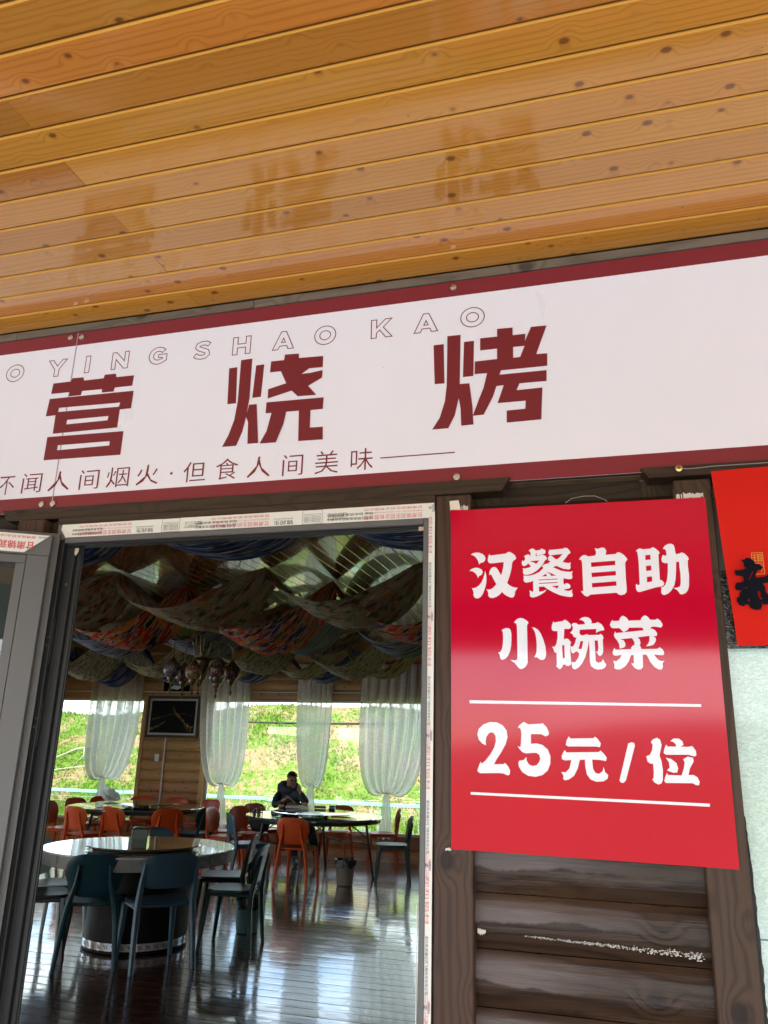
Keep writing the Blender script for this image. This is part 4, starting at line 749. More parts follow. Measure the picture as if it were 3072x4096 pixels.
def pine_logs(x0, x1, z0, z1, h=.165):
    n = max(1, round((z1-z0)/h)); h = (z1-z0)/n
    pr = [(.05, -h/2+.0008)]
    for k in range(7):
        tt = -1+2*k/6; pr.append((-.016*(1-abs(tt)**3)+.004, tt*(h/2-.0008)))
    pr.append((.05, h/2-.0008))
    me = MB().prism(pr, 'x', -(x1-x0)/2, (x1-x0)/2).mesh('pine_log', MT['pine'])
    for k in range(n): inst(me, 'pine_log', ((x0+x1)/2, YB, z0+h*(k+.5)), back)
W1, W2 = (-10.2, -8.0), (-6.72, 2.6)          # window bands
SILL, HEAD = .38, 2.40
pine_logs(XL0, XR0, HEAD, CEIL); pine_logs(XL0, XR0, 0, SILL-.03, .18); pine_logs(W1[1]+.07, W2[0]-.07, SILL-.03, HEAD)
MB().box(XL0, XR0, YB+.05, YB+.15, HEAD, CEIL).box(XL0, XR0, YB+.05, YB+.15, -.1, SILL-.03).box(W1[1]+.02, W2[0]-.02, YB+.05, YB+.15, SILL-.03, HEAD).build('outer_boarding', MT['pine'], back)
for x in (W1[1]+.035, W2[0]-.035): MB().bbox(x-.035, x+.035, YB-.025, YB+.15, SILL-.03, HEAD+.03, .003).build('window_trim', MT['pine_v'], back, origin=(x, YB, 1.4))
MB().bbox(W1[0], W1[1], YB-.02, YB+.15, SILL-.03, SILL, .003).build('sill_board', MT['pine'], back); MB().bbox(W2[0], W2[1], YB-.02, YB+.15, SILL-.03, SILL, .003).build('sill_board', MT['pine'], back)
MB().bbox(XL0, XR0, YB-.022, YB-.012, .0, .07, .002).build('skirting', MT['pine'], back)
MB().tube([(XL0, YB-.03, 2.53), (XR0, YB-.03, 2.53)], .012, 6).build('cable_trunking', MT['paint'], back)
for (a, b), lab in ((W1, 'left picture window onto the grassy bank, behind the left curtain'), (W2, 'long picture window onto the grassy bank behind the seated man')):
    w = thing('picture_window', lab, 'window', ((a+b)/2, YB+.1, SILL))
    MB().box(a, b, YB+.098, YB+.102, SILL+.03, HEAD-.03).build('pane', MT['glass'], w)
    f = MB().box(a, b, YB+.08, YB+.12, SILL, SILL+.03).box(a, b, YB+.08, YB+.12, HEAD-.03, HEAD).box(a, a+.03, YB+.08, YB+.12, SILL+.03, HEAD-.03).box(b-.03, b, YB+.08, YB+.12, SILL+.03, HEAD-.03)
    f.build('frame', MT['paint'], w)
# wiring and socket on the wooden pier
mb = MB().box(-7.50, -7.475, YB-.034, YB-.018, .3, 1.75); mb.build('conduit', MT['paint'], back)
MB().bbox(-7.66, -7.565, YB-.045, YB-.018, 1.36, 1.48, .006).build('socket', MT['paint'], back)

# ------------------------------------------------------------------ outside the windows
rail = thing('low_fence', 'turquoise plastic guard strip on a low mesh fence below the bank', 'fence', (-6, 18, .2))
mb = MB()
for k, (xa, xb) in enumerate(((-16, -11.7), (-11.68, -7.9), (-7.88, -5.4), (-5.38, 3))):
    dz = random.uniform(-.012, .012); mb2 = MB().bbox(xa, xb, 17.97, 17.985, .475+dz, .545+dz, .004); mb2.build('guard_strip', plain('turquoise_strip', (.20, .50, .44), .45, var=.1), rail, origin=((xa+xb)/2, 18, .5))
for k in range(260): mb.add([(-16+.073*k, 17.995, .485), (-15.985+.073*k, 17.995, .485), (-15.985+.073*k+.03, 18, .43), (-16+.073*k+.03, 18, .43)], [(0, 1, 2, 3)])
tag(mb.build('comb_edge', plain('dark_green_wire', (.06, .16, .13), .6), rail), kind='stuff')
mb = MB()
for k in range(120): 
    x = -16+.16*k; mb.tube([(x, 18.01, .1), (x, 18.01, .48)], .004, 3)
for z in (.16, .27, .38): mb.tube([(-16, 18.012, z), (3, 18.012, z)], .004, 3)
tag(mb.build('mesh_wires', MT['wire'], rail), kind='stuff')
def onbank(x, y, dz=.02): return (x, y, hillz(x, y)+dz)
def hosep(x):
    a, b = 18.6, 23.0
    for _ in range(30):
        c = (a+b)/2
        if hillz(x, c)+.04-1.6 < (.0355+.0008*math.sin(x*.9))*c: a = c
        else: b = c
    return onbank(x, a, .04)
tag(MB().tube([hosep(-13+.5*k) for k in range(30)], .022, 6).build('hose', MT['rubber']), 'dark hose lying along the upper part of the grassy bank', 'hose')
mb = MB().tube([onbank(-15.9, 20.1, .05), onbank(-15.2, 20.7, .08), onbank(-14.5, 20.9, .06), onbank(-13.9, 20.7, .04)], [.016, .022, .02, .01], 6)
mb.tube([onbank(-15.0, 20.8, .06), onbank(-14.7, 20.4, .10), onbank(-14.8, 20.05, .04)], [.014, .010, .006], 5).tube([onbank(-14.9, 20.85, .06), onbank(-14.5, 21.25, .16), onbank(-14.1, 21.3, .2)], [.012, .008, .005], 5)
tag(mb.build('dead_branch', plain('grey_bark', (.30, .27, .24), .9)), 'grey dead branch lying on the bank at the left window', 'branch')
tag(MB().tube([onbank(-16.2, 19.6, .04), onbank(-15.2, 19.9, .06), onbank(-14.2, 20.1, .05)], [.010, .014, .007], 5).build('dead_branch', plain('pale_bark', (.42, .38, .32), .9)), 'thin pale stick lying lower on the bank', 'branch')
# grass tufts on the bank
gm = []
for nm, c in (('grass_green', (.072, .165, .014)), ('grass_lime', (.13, .235, .026)), ('grass_straw', (.25, .20, .10))):
    n = NB(nm); n.set(col=c, rough=.7, spec=.2); n.t.nodes.remove(n.b)
    d = n.n('ShaderNodeBsdfDiffuse'); d.inputs[0].default_value = (*c, 1); tl = n.n('ShaderNodeBsdfTranslucent'); tl.inputs[0].default_value = (*[v*.8 for v in c], 1)
    mx = n.n('ShaderNodeMixShader'); mx.inputs[0].default_value = .4; n.t.links.new(d.outputs[0], mx.inputs[1]); n.t.links.new(tl.outputs[0], mx.inputs[2]); n.t.links.new(mx.outputs[0], n.out.inputs[0]); gm.append(n.mat)
mb = MB(); rg = random.Random(3)
def vn(x, y): return math.sin(x*1.3+1.7*math.sin(y*.9))+math.sin(y*2.1+x*.7+1.2)+.8*math.sin(x*3.1-y*2.3)+.5*math.sin(x*6.7+y*5.1)
def patch(x, y): # greener low down and to the left
    return vn(x, y)*.5 + (.5 if y < 19.4 else 0) + .12*max(0, -x-8) - .15
for k in range(38000):
    y = 13.2+(rg.random()**.8)*9.8; x = rg.uniform(-.86*y-1.5, -.14*y+.8); pv = patch(x, y)
    if pv < rg.uniform(-.7, .8) and rg.random() < .8: continue
    s = rg.uniform(.05, .13)*(1.1 if pv > .4 else .75); z = hillz(x, y); mi = 2 if rg.random() < (.14 if pv > .2 else .5) else (1 if rg.random() < .55 else 0)
    for b in range(3):
        a = rg.uniform(0, 6.28); w = .010; dx, dy = math.cos(a), math.sin(a); l = rg.uniform(.3, 1.0)*s
        mb.add([(x-dy*w, y+dx*w, z-.01), (x+dy*w, y-dx*w, z-.01), (x+dx*l*.8, y+dy*l*.8, z+s*rg.uniform(.6, 1))], [(0, 1, 2)], mi)
tag(mb.build('grass', gm), kind='stuff')
mb = MB()
stm = plain('pale_stone', (.34, .29, .22), .9, var=.2)
for k in range(1100):
    y = rg.uniform(18.9, 22.6); x = rg.uniform(-.86*y-1, -.14*y+.5)
    if patch(x, y) > .35: continue
    s = rg.uniform(.008, .024); z = hillz(x, y)
    mb.add([(x-s, y-s, z), (x+s, y-s*.7, z), (x+s*.8, y+s, z+.01), (x-s, y+s*.8, z+.01), (x+s*.1, y, z+s)], [(0, 1, 4), (1, 2, 4), (2, 3, 4), (3, 0, 4)])
tag(mb.build('gravel', stm), kind='stuff')

# ------------------------------------------------------------------ curtains
def lace_mat():
    n = NB('lace_voile'); n.t.nodes.remove(n.b); u = n.sep(n.uv())
    pat = n.noise(n.comb(n.m('MULTIPLY', u[0], 26), n.m('MULTIPLY', u[1], 24), 0.0), 1, 3, .6)
    st = n.m('SINE', n.m('MULTIPLY', u[0], 46)); den = n.m('ADD', n.m('MULTIPLY_ADD', st, .13, .80), n.m('MULTIPLY', n.sstep(pat, .45, .65), .12), clamp=True)
    d = n.n('ShaderNodeBsdfDiffuse'); d.inputs[0].default_value = (.85, .85, .82, 1); tl = n.n('ShaderNodeBsdfTranslucent'); tl.inputs[0].default_value = (.98, .985, .985, 1)
    m1 = n.n('ShaderNodeMixShader'); m1.inputs[0].default_value = .86; n.t.links.new(d.outputs[0], m1.inputs[1]); n.t.links.new(tl.outputs[0], m1.inputs[2])
    tr = n.n('ShaderNodeBsdfTransparent'); m2 = n.n('ShaderNodeMixShader'); n.t.links.new(den, m2.inputs[0]); n.t.links.new(tr.outputs[0], m2.inputs[1]); n.t.links.new(m1.outputs[0], m2.inputs[2])
    n.t.links.new(m2.outputs[0], n.out.inputs[0]); return n.mat
MT['lace'] = lace_mat()
def uvmesh(name, grid, uvs, mat, parent=None, thick=None):
    nj, ni = len(grid), len(grid[0]); vs = [p for row in grid for p in row]
    fs = [(j*ni+i, j*ni+i+1, (j+1)*ni+i+1, (j+1)*ni+i) for j in range(nj-1) for i in range(ni-1)]
    mb = MB().add(vs, fs, 0, True); o = mb.build(name, mat, parent); me = o.data; l = me.uv_layers.new(name='UVMap')
    fl = [uvs[j][i] for j in range(nj) for i in range(ni)]
    for lp_ in me.loops: l.data[lp_.index].uv = fl[lp_.vertex_index]
    return o
def curtain(xt0, xt1, xtie, ztie, zend, w_low, label, seed):
    c = thing('curtain', label, 'curtain', ((xt0+xt1)/2, YB-.13, 1.0), 0, 'lace curtains along the window wall')
    rr = random.Random(seed); NU, NV = 110, 34; top = 2.98; g = []; uv = []
    ph = rr.uniform(0, 6)
    for j in range(NV+1):
        v = j/NV; row = []; ur = []
        for i in range(NU+1):
            u = -1+2*i/NU; xm = (xt0+xt1)/2; hw = (xt1-xt0)/2
            # cubic path in x,z for this vertical thread: hangs, bulges out, then is drawn back up into the tie
            p0 = (xm+u*hw, top); p1 = (xm+u*hw*1.0, top-.9); p2 = (xtie+u*(hw*.95+w_low), ztie+.02-.34*abs(u)**1.3); p3 = (xtie+u*.030, ztie+.012*math.cos(u*9))
            b = 1-v; x = b**3*p0[0]+3*b*b*v*p1[0]+3*b*v*v*p2[0]+v**3*p3[0]; z = b**3*p0[1]+3*b*b*v*p1[1]+3*b*v*v*p2[1]+v**3*p3[1]
            amp = .042*(1-v**3)+.012
            y = YB-.13+amp*(math.sin(u*21+ph+.5*math.sin(v*4+u*3))+.5*math.sin(u*43+ph*2+v*2))-.055*v*v*(1-abs(u))
            row.append((x+.012*math.sin(u*21+ph+1.2)*(1-v), y, z)); ur.append((u*hw*1.6, z))
        g.append(row); uv.append(ur)
    uvmesh('drape', g, uv, MT['lace'], c)
    g = []; uv = []
    for j in range(15):
        v = j/14; row = []; ur = []
        for i in range(41):
            u = -1+2*i/40; w = .028+.085*v**.7
            row.append((xtie+u*w+.02*v*math.sin(seed), YB-.165+.014*math.sin(u*14+v*2)*(1+v)+.012*(1-u*u), ztie-(ztie-zend)*v+.02*math.sin(u*9)*v)); ur.append((u*.5, v))
        g.append(row); uv.append(ur)
    uvmesh('tail', g, uv, MT['lace'], c)
    MB().lathe([(.030, -.014), (.036, -.006), (.036, .006), (.030, .014)], (xtie, YB-.16, ztie), 16).build('tie_band', MT['lace'], c)
curtain(-8.97, -7.98, -8.556, 1.08, .58, .06, 'leftmost lace curtain, tied up in front of the left window', 1)
curtain(-6.84, -5.93, -6.295, 1.05, .36, .02, 'lace curtain tied just right of the wooden pier with the picture', 2)
curtain(-5.04, -4.44, -4.735, 1.094, .40, -.02, 'narrow lace curtain hanging right behind the seated man', 3)
curtain(-3.93, -2.80, -3.476, 1.012, .36, .06, 'wide lace curtain next to the right door jamb', 4)

# ------------------------------------------------------------------ swagged fabrics under the ceiling
def ikat(name, base, cols, su, sv, thr, skew=.0, edge=None, sheen=.0):
    """warp-dyed cloth: tongues of colour stretched along the length, feathered at the ends"""
    n = NB(name); u = n.sep(n.uv()); v = n.m('MULTIPLY_ADD', u[0], skew, u[1])
    j = n.noise(n.comb(n.m('MULTIPLY', u[0], 3), n.m('MULTIPLY', v, 90), 0.0), 1, 2)
    uu = n.m('MULTIPLY_ADD', j, .16, u[0]); col = base
    for k, (c, t) in enumerate(zip(cols, thr)):
        a = n.noise(n.comb(n.m('MULTIPLY_ADD', uu, su, 7.1*k), n.m('MULTIPLY', v, sv), 3.3*k), 1, 1.2, .4)
        col = n.mix(n.sstep(a, t, t+.02), col, c)
        if edge: 
            e = n.m('MULTIPLY', n.sstep(a, t-.035, t-.02), n.m('SUBTRACT', 1.0, n.sstep(a, t-.005, t+.005)))
            col = n.mix(n.m('MULTIPLY', e, .8), col, edge)
    th = n.noise(n.comb(n.m('MULTIPLY', u[0], 60), n.m('MULTIPLY', u[1], 600), 0.0), 1, 1)
    col = n.hsv(col, v=n.m('MULTIPLY_ADD', th, .5, .75)); n.set(col=col, rough=.75, spec=.25)
    tl = n.n('ShaderNodeBsdfTranslucent'); n.t.links.new(col, tl.inputs[0]); mx = n.n('ShaderNodeMixShader'); mx.inputs[0].default_value = .18
    n.t.links.new(n.b.outputs[0], mx.inputs[1]); n.t.links.new(tl.outputs[0], mx.inputs[2]); n.t.links.new(mx.outputs[0], n.out.inputs[0]); return n.mat
MT['ik_blue'] = ikat('ikat_blue', (.14, .19, .34), [(.010, .02, .10), (.46, .43, .40), (.03, .06, .20)], 3.2, 30, (.50, .58, .57), .15)
MT['ik_sage'] = ikat('ikat_sage', (.38, .35, .24), [(.52, .28, .15), (.07, .06, .035), (.36, .10, .03), (.62, .46, .30)], 9.5, 9, (.58, .63, .65, .66), .3, (.06, .05, .03))
MT['ik_red'] = ikat('ikat_red', (.58, .035, .02), [(.62, .20, .02), (.014, .014, .022), (.02, .06, .20), (.05, .13, .07)], 4.2, 13, (.52, .60, .63, .67), .55, (.66, .56, .46))
MT['ik_beige'] = ikat('ikat_beige', (.55, .49, .35), [(.10, .085, .06), (.22, .20, .12)], 16, 34, (.56, .55), .3)
MT['ik_olive'] = ikat('ikat_olive', (.52, .47, .22), [(.16, .14, .05), (.42, .42, .28)], 6, 14, (.56, .6), .3)
MT['ik_grey'] = ikat('ikat_greyblue', (.28, .31, .40), [(.05, .06, .12), (.34, .34, .34)], 3, 34, (.52, .6), .1)
def swag(label, mat, xs, y0, y1, zh, zlow, gather=.22, seed=0, slope=0, off=0):
    """a long cloth pinned up at the points xs and hanging in loops between; y0 front edge, y1 back edge"""
    rr = random.Random(seed); NV = 40; g = [[] for _ in range(NV+1)]; uv = [[] for _ in range(NV+1)]; L = 0
    for a, b in zip(xs[:-1], xs[1:]):
        sg = (zh-zlow)*rr.uniform(.92, 1.06); tw = rr.uniform(-.05, .05)
        for i in range(24):
            t = i/24; x = a+(b-a)*t; s = 4*t*(1-t)
            k = gather+(1-gather)*min(1, (s*1.35))**.55
            for j in range(NV+1):
                v = j/NV; yc = (y0+y1)/2; y = yc+(v-.5)*(y1-y0)*k+slope*(t-.5)
                z = zh-sg*(s**.92)*(1-.10*math.cos((v-.4)*4)*0-.16*(1-v)+off*v) - .035*math.sin(v*PI)*s + .012*math.sin(v*19+seed+x*1.5)*(1-.6*s) + tw*(v-.5)*s + .0045*math.sin(v*47+seed*2+2*math.sin(x*3+v*5))*(.4+.6*s)
                g[j].append((x+.05*(v-.5)*(t-.5), y, min(z, CEIL-.012))); uv[j].append((x*1.08, v*(y1-y0)*1.1))
    return tag(uvmesh('fabric_swag', g, uv, mat), label, 'fabric', 'patterned cloths looped under the ceiling')
def xs(x0, d, n): return [x0+d*k for k in range(n)]
swag('blue and white ikat cloth looped nearest the doorway', MT['ik_blue'], xs(-6.15, 1.43, 5), 4.25, 5.05, CEIL-.02, 2.905, .3, 1)
swag('sage green and brown ikat cloth, second loop from the door', MT['ik_sage'], xs(-7.54, 1.515, 6), 6.0, 7.0, CEIL-.02, 2.70, .2, 2)
swag('bright red and orange ikat cloth with white flames', MT['ik_red'], xs(-7.25, 1.56, 6), 6.75, 7.55, CEIL-.03, 2.56, .25, 3)
swag('slate blue streaked cloth behind the red ikat', MT['ik_grey'], xs(-6.65, 1.25, 5), 8.1, 8.9, CEIL-.02, 2.66, .35, 4)
swag('dark sage cloth crossing above the chandelier', MT['ik_sage'], xs(-8.1, 1.6, 4), 7.7, 8.4, CEIL-.02, 2.82, .3, 9)
swag('beige speckled cloth above the lanterns', MT['ik_beige'], xs(-9.5, 1.36, 6), 9.5, 10.4, CEIL-.02, 2.56, .3, 5)
swag('olive yellow patterned cloth near the back wall', MT['ik_olive'], xs(-9.85, 1.22, 7), 10.5, 11.1, CEIL-.03, 2.57, .35, 6)
swag('faded blue cloth nearest the back wall', MT['ik_blue'], xs(-9.9, 1.25, 6), 11.2, 11.75, CEIL-.03, 2.56, .35, 7)
swag('pale beige cloth looped beside the right jamb', MT['ik_beige'], xs(-5.9, 1.5, 4), 9.1, 9.6, CEIL-.02, 2.74, .3, 8, .5)

# ------------------------------------------------------------------ mosaic lantern chandelier
def mosaic(name, cols):
    n = NB(name); o = n.obj(); v = n.vor(o, 62); e = n.vor(o, 62, 'DISTANCE_TO_EDGE')[0]
    f = n.n('ShaderNodeSeparateColor'); n.put(f.inputs[0], v[1]); col = n.ramp(f.outputs[0], [(i/len(cols), c) for i, c in enumerate(cols)], 'CONSTANT')
    col = n.mix(n.sstep(e, .07, .03), col, (.05, .045, .04)); n.set(col=col, rough=.25, spec=.4, coat=.1); return n.mat
mos = [mosaic('mosaic_red', [(.22, .05, .06), (.06, .02, .02), (.28, .22, .20), (.13, .04, .06)]), mosaic('mosaic_blue', [(.07, .09, .14), (.20, .18, .20), (.04, .04, .06), (.16, .08, .10)]), mosaic('mosaic_amber', [(.35, .22, .05), (.28, .08, .04), (.40, .35, .25), (.12, .10, .05)])]
ch = thing('chandelier', 'dark brass mosaic lantern chandelier with seven hanging globes', 'chandelier', (-4.50, 8.2, 2.45))
cx, cyy = -4.50, 8.2
MB().lathe([(.05, 3.17), (.055, 3.15), (.012, 3.12), (.012, 2.66), (.03, 2.64), (.012, 2.60), (.115, 2.575), (.12, 2.56), (.10, 2.545), (.085, 2.47), (.045, 2.41), (.018, 2.38), (.012, 2.33), (.022, 2.31), (.0, 2.27)], (cx, cyy, 0), 24).build('stem', MT['oldbrass'], ch)
for k in range(7):
    a = 2*PI*k/7+.35; dx, dy = math.cos(a), math.sin(a); R_ = .34 if k % 2 == 0 else .24
    zt = 2.74+.05*(k % 3); zb = 2.52-.03*(k % 2)
    pts = [(cx+dx*.07, cyy+dy*.07, 2.57)]
    for i in range(10):
        tt = PI*i/9; r = .12+(R_-.12)*(1-math.cos(tt))/2; pts.append((cx+dx*r, cyy+dy*r, zt-.08+.10*math.sin(tt)))
    pts.append((cx+dx*R_, cyy+dy*R_, zb+.03))
    arm = MB().tube(pts, .008, 6).build('arm', MT['oldbrass'], ch)
    g = (cx+dx*R_, cyy+dy*R_, zb)
    MB().lathe([(.006, .05), (.02, .035), (.035, .018), (.048, .0), (.048, -.006), (.0, -.006)], g, 18).build('cap', MT['oldbrass'], arm)
    gz = zb-.09
    MB().lathe([(.045, .086), (.075, .066), (.092, .03), (.096, -.005), (.088, -.04), (.066, -.07), (.04, -.086)], (g[0], g[1], gz), 24).build('globe', mos[k % 3], ch, origin=(g[0], g[1], gz))
    MB().lathe([(.046, -.084), (.042, -.105), (.020, -.135), (.007, -.15), (.006, -.20), (.018, -.225), (.010, -.245), (.0, -.27)], (g[0], g[1], gz), 16).build('finial', MT['oldbrass'], arm)

# ------------------------------------------------------------------ pictures on the pier
pic = thing('framed_picture', 'dark framed night view of a lit city hung on the wooden pier', 'picture', (-7.385, YB-.05, 2.1))
x0, x1, z0, z1 = -7.895, -6.88, 1.755, 2.452; yf = YB-.055
fr = MB().bbox(x0, x1, yf, yf+.035, z1-.045, z1, .006).bbox(x0, x1, yf, yf+.035, z0, z0+.045, .006).bbox(x0, x0+.045, yf+.0005, yf+.0345, z0+.046, z1-.046, .006).bbox(x1-.045, x1, yf+.0005, yf+.0345, z0+.046, z1-.046, .006)
fr.build('frame', plain('walnut_frame', (.035, .018, .010), .3, coat=.4), pic)
MB().box(x0+.04, x1-.04, yf+.012, yf+.02, z0+.04, z1-.04).build('mount', plain('pale_mount', (.55, .55, .58), .6), pic)
MB().box(x0+.078, x1-.078, yf+.010, yf+.0118, z0+.078, z1-.078).build('print', plain('night_print', (.006, .006, .008), .6, spec=.08), pic)
mb = MB(); gp = plain('golden_lights_print', (.50, .26, .06), .4, var=.4, nscale=30); ax0, az0, aw, ah = x0+.078, z0+.078, x1-x0-.156, z1-z0-.156
def road(pts, w0, w1, nd):
    for k in range(nd):
        t = random.random()*(len(pts)-1); i = min(int(t), len(pts)-2); f = t-i
        px = pts[i][0]*(1-f)+pts[i+1][0]*f; pz = pts[i][1]*(1-f)+pts[i+1][1]*f; s = w0+(w1-w0)*t/(len(pts)-1)
        px += random.gauss(0, s*.5); pz += random.gauss(0, s*.35); q = s*random.uniform(.12, .4)
        if 0.02 < px < .98 and .02 < pz < .98:
            X, Z = ax0+px*aw, az0+pz*ah; mb.add([(X-q, yf+.0094, Z), (X, yf+.0094, Z-q*.5), (X+q, yf+.0094, Z+q*.1), (X, yf+.0094, Z+q*.5)], [(0, 1, 2, 3)])
road([(.48, .85), (.55, .62), (.72, .42), (.92, .05)], .012, .05, 110); road([(.5, .75), (.62, .55), (.80, .30), (.95, .15)], .01, .04, 70); road([(.02, .40), (.22, .48), (.45, .58), (.75, .60), (.95, .54)], .03, .012, 90); road([(.02, .10), (.2, .22), (.35, .38)], .05, .02, 60)
mb.build('light_trails', gp, pic)
p2 = thing('framed_picture', 'small black framed picture with a painted white window reflection above the city picture', 'picture', (-7.4, YB-.05, 2.66))
MB().bbox(-7.62, -7.12, YB-.05, YB-.02, 2.53, 2.95, .004).build('frame', plain('black_gloss', (.008, .008, .009), .12, coat=.6), p2)
MB().add([(-7.50, YB-.0515, 2.585), (-7.34, YB-.0515, 2.56), (-7.28, YB-.0515, 2.59), (-7.29, YB-.0515, 2.68), (-7.335, YB-.0515, 2.70), (-7.365, YB-.0515, 2.74), (-7.39, YB-.0515, 2.66), (-7.45, YB-.0515, 2.62)], [tuple(range(8))]).build('painted_reflection', MT['paint'], p2)  # window reflection on the glossy black, drawn as a white shape
for x in (-7.56, -7.21): MB().box(x-.012, x+.012, YB-.052, YB-.0505, 2.68, 2.78).build('side_mark', MT['paint'], p2)

# ------------------------------------------------------------------ tables
def granite(name, a, b, rough=.03, coat=1.0):
    n = NB(name); o = n.obj(); w = n.noise(o, 7, 6, .65, 1.5); n.set(col=n.mix(n.sstep(w, .5, .58), a, b), rough=rough, coat=coat, coatr=.01); return n.mat
MT['marble'] = granite('marble_print', (.62, .60, .56), (.42, .42, .41)); MT['drum'] = plain('dark_drum', (.010, .008, .007), .5, spec=.12)
t1 = thing('round_table', 'big pale marble round table with drum base nearest the door', 'table', (-4.0, 6.5, 0))
R1 = .80
MB().lathe([(.0, .765), (R1-.004, .765), (R1, .769), (R1, .776), (R1-.004, .780), (0, .780)], (-4.0, 6.5, 0), 72).build('tabletop', MT['marble'], t1)
MB().lathe([(R1-.03, .675), (R1-.014, .675), (R1-.012, .764), (R1-.03, .764)], (-4.0, 6.5, 0), 72).build('apron', granite('grey_marble_edge', (.24, .235, .22), (.13, .13, .125), .45, 0), t1)
MB().lathe([(.36, .67), (.41, .5), (.425, .0075), (.0, .0075)], (-4.03, 6.62, 0), 48).build('drum_base', MT['drum'], t1)
bm_ = MB().lathe([(.427, .03), (.432, .03), (.432, .085), (.427, .085)], (-4.03, 6.62, 0), 64).build('base_band', MT['marble'], t1)
mb = MB()
for k in range(40):
    for e in (0, .045):
        a = 2*PI*k/40+e; 
        mb.add([(-4.03+.4335*math.cos(a+q), 6.62+.4335*math.sin(a+q), z) for q, z in ((0, .042), (.018, .042), (-.022, .072), (-.04, .072))], [(0, 1, 2, 3)])
tag(mb.build('band_marks', MT['ink'], bm_), kind='stuff')
ls = MB().lathe([(0, .797), (.462, .797), (.475, .801), (.478, .806), (.474, .811), (0, .811)], (-3.93, 6.44, 0), 64).build('lazy_susan', plain('brown_glass_top', (.19, .13, .085), .05, spec=.8, coat=1, var=.05), t1)
MB().lathe([(.38, .7805), (.42, .785), (.40, .7968), (0, .7968)], (-3.93, 6.44, 0), 48).build('turntable', plain('grey_turntable', (.16, .15, .14), .35), ls)
tb = thing('tissue_box', 'clear square tissue box on the near round table', 'tissue box', (-4.18, 6.78, .812), .4)
for m_, nm in ((MB().box(-.065, .065, -.065, .065, .0, .075), 'tissues'), (MB().box(-.07, .07, -.07, -.067, 0, .09).box(-.07, .07, .067, .07, 0, .09).box(-.07, -.067, -.067, .067, 0, .09).box(.067, .07, -.067, .067, 0, .09).box(-.066, .066, -.066, .066, .084, .087), 'cover')):
    o = m_.build(nm, MT['paint'] if nm == 'tissues' else glass('acrylic', (.85, .87, .84), k=1.5)); o.parent = tb
def banquet(cx, cy, R, lab, ang):
    t = thing('round_table', lab, 'table', (cx, cy, 0))
    MB().lathe([(0, .735), (R-.02, .735), (R, .742), (R, .762), (R-.006, .768), (0, .768)], (cx, cy, 0), 72).build('tabletop', plain('slate_laminate', (.075, .10, .10), .10, coat=1.0, var=.05), t)
    MB().lathe([(R-.05, .70), (R-.035, .70), (R-.03, .7345), (R-.05, .7345)], (cx, cy, 0), 64).build('rim', MT['rubber'], t)
    l = MB().lathe([(0, .802), (R*.60, .802), (R*.615, .805), (R*.615, .811), (R*.60, .814), (0, .814)], (cx, cy, 0), 64).build('lazy_susan', MT['tglass'], t)
    MB().lathe([(.20, .7685), (.20, .79), (.16, .8018), (0, .8018)], (cx, cy, 0), 32).build('turntable', MT['tglass'], l)
    d = Vector((math.cos(ang), math.sin(ang), 0)); e = Vector((-d.y, d.x, 0)); c = Vector((cx, cy, 0)); lg = plain('black_steel_tube', (.012, .014, .016), .3)
    for s in (-1, 1):
        for q in (-1, 1):
            top = c+d*(s*R*.52)+e*(q*R*.55); bot = c+d*(s*R*.64)+e*(q*R*.60)
            MB().tube([top+Vector((0, 0, .735)), bot], .016, 8).build('leg', lg, t)
            MB().tube([top*1+Vector((0, 0, .50))+(bot-top)*.35, c+d*(s*R*.15)+e*(q*R*.55)+Vector((0, 0, .73))], .009, 6).build('brace', lg, t)
        a = c+d*(s*R*.575)-e*(R*.575)+Vector((0, 0, .42)); b = c+d*(s*R*.575)+e*(R*.575)+Vector((0, 0, .42)); MB().tube([a, b], .011, 6).build('stretcher', lg, t)
        a = c+d*(s*R*.53)-e*(R*.555)+Vector((0, 0, .68)); b = c+d*(s*R*.53)+e*(R*.555)+Vector((0, 0, .68)); MB().tube([a, b], .010, 6).build('stretcher', lg, t)
    return t
banquet(-6.80, 10.85, .96, 'glass topped round table at the left by the wooden pier', .8)
banquet(-4.01, 10.78, .93, 'dark green round folding table where the man is eating', .95)
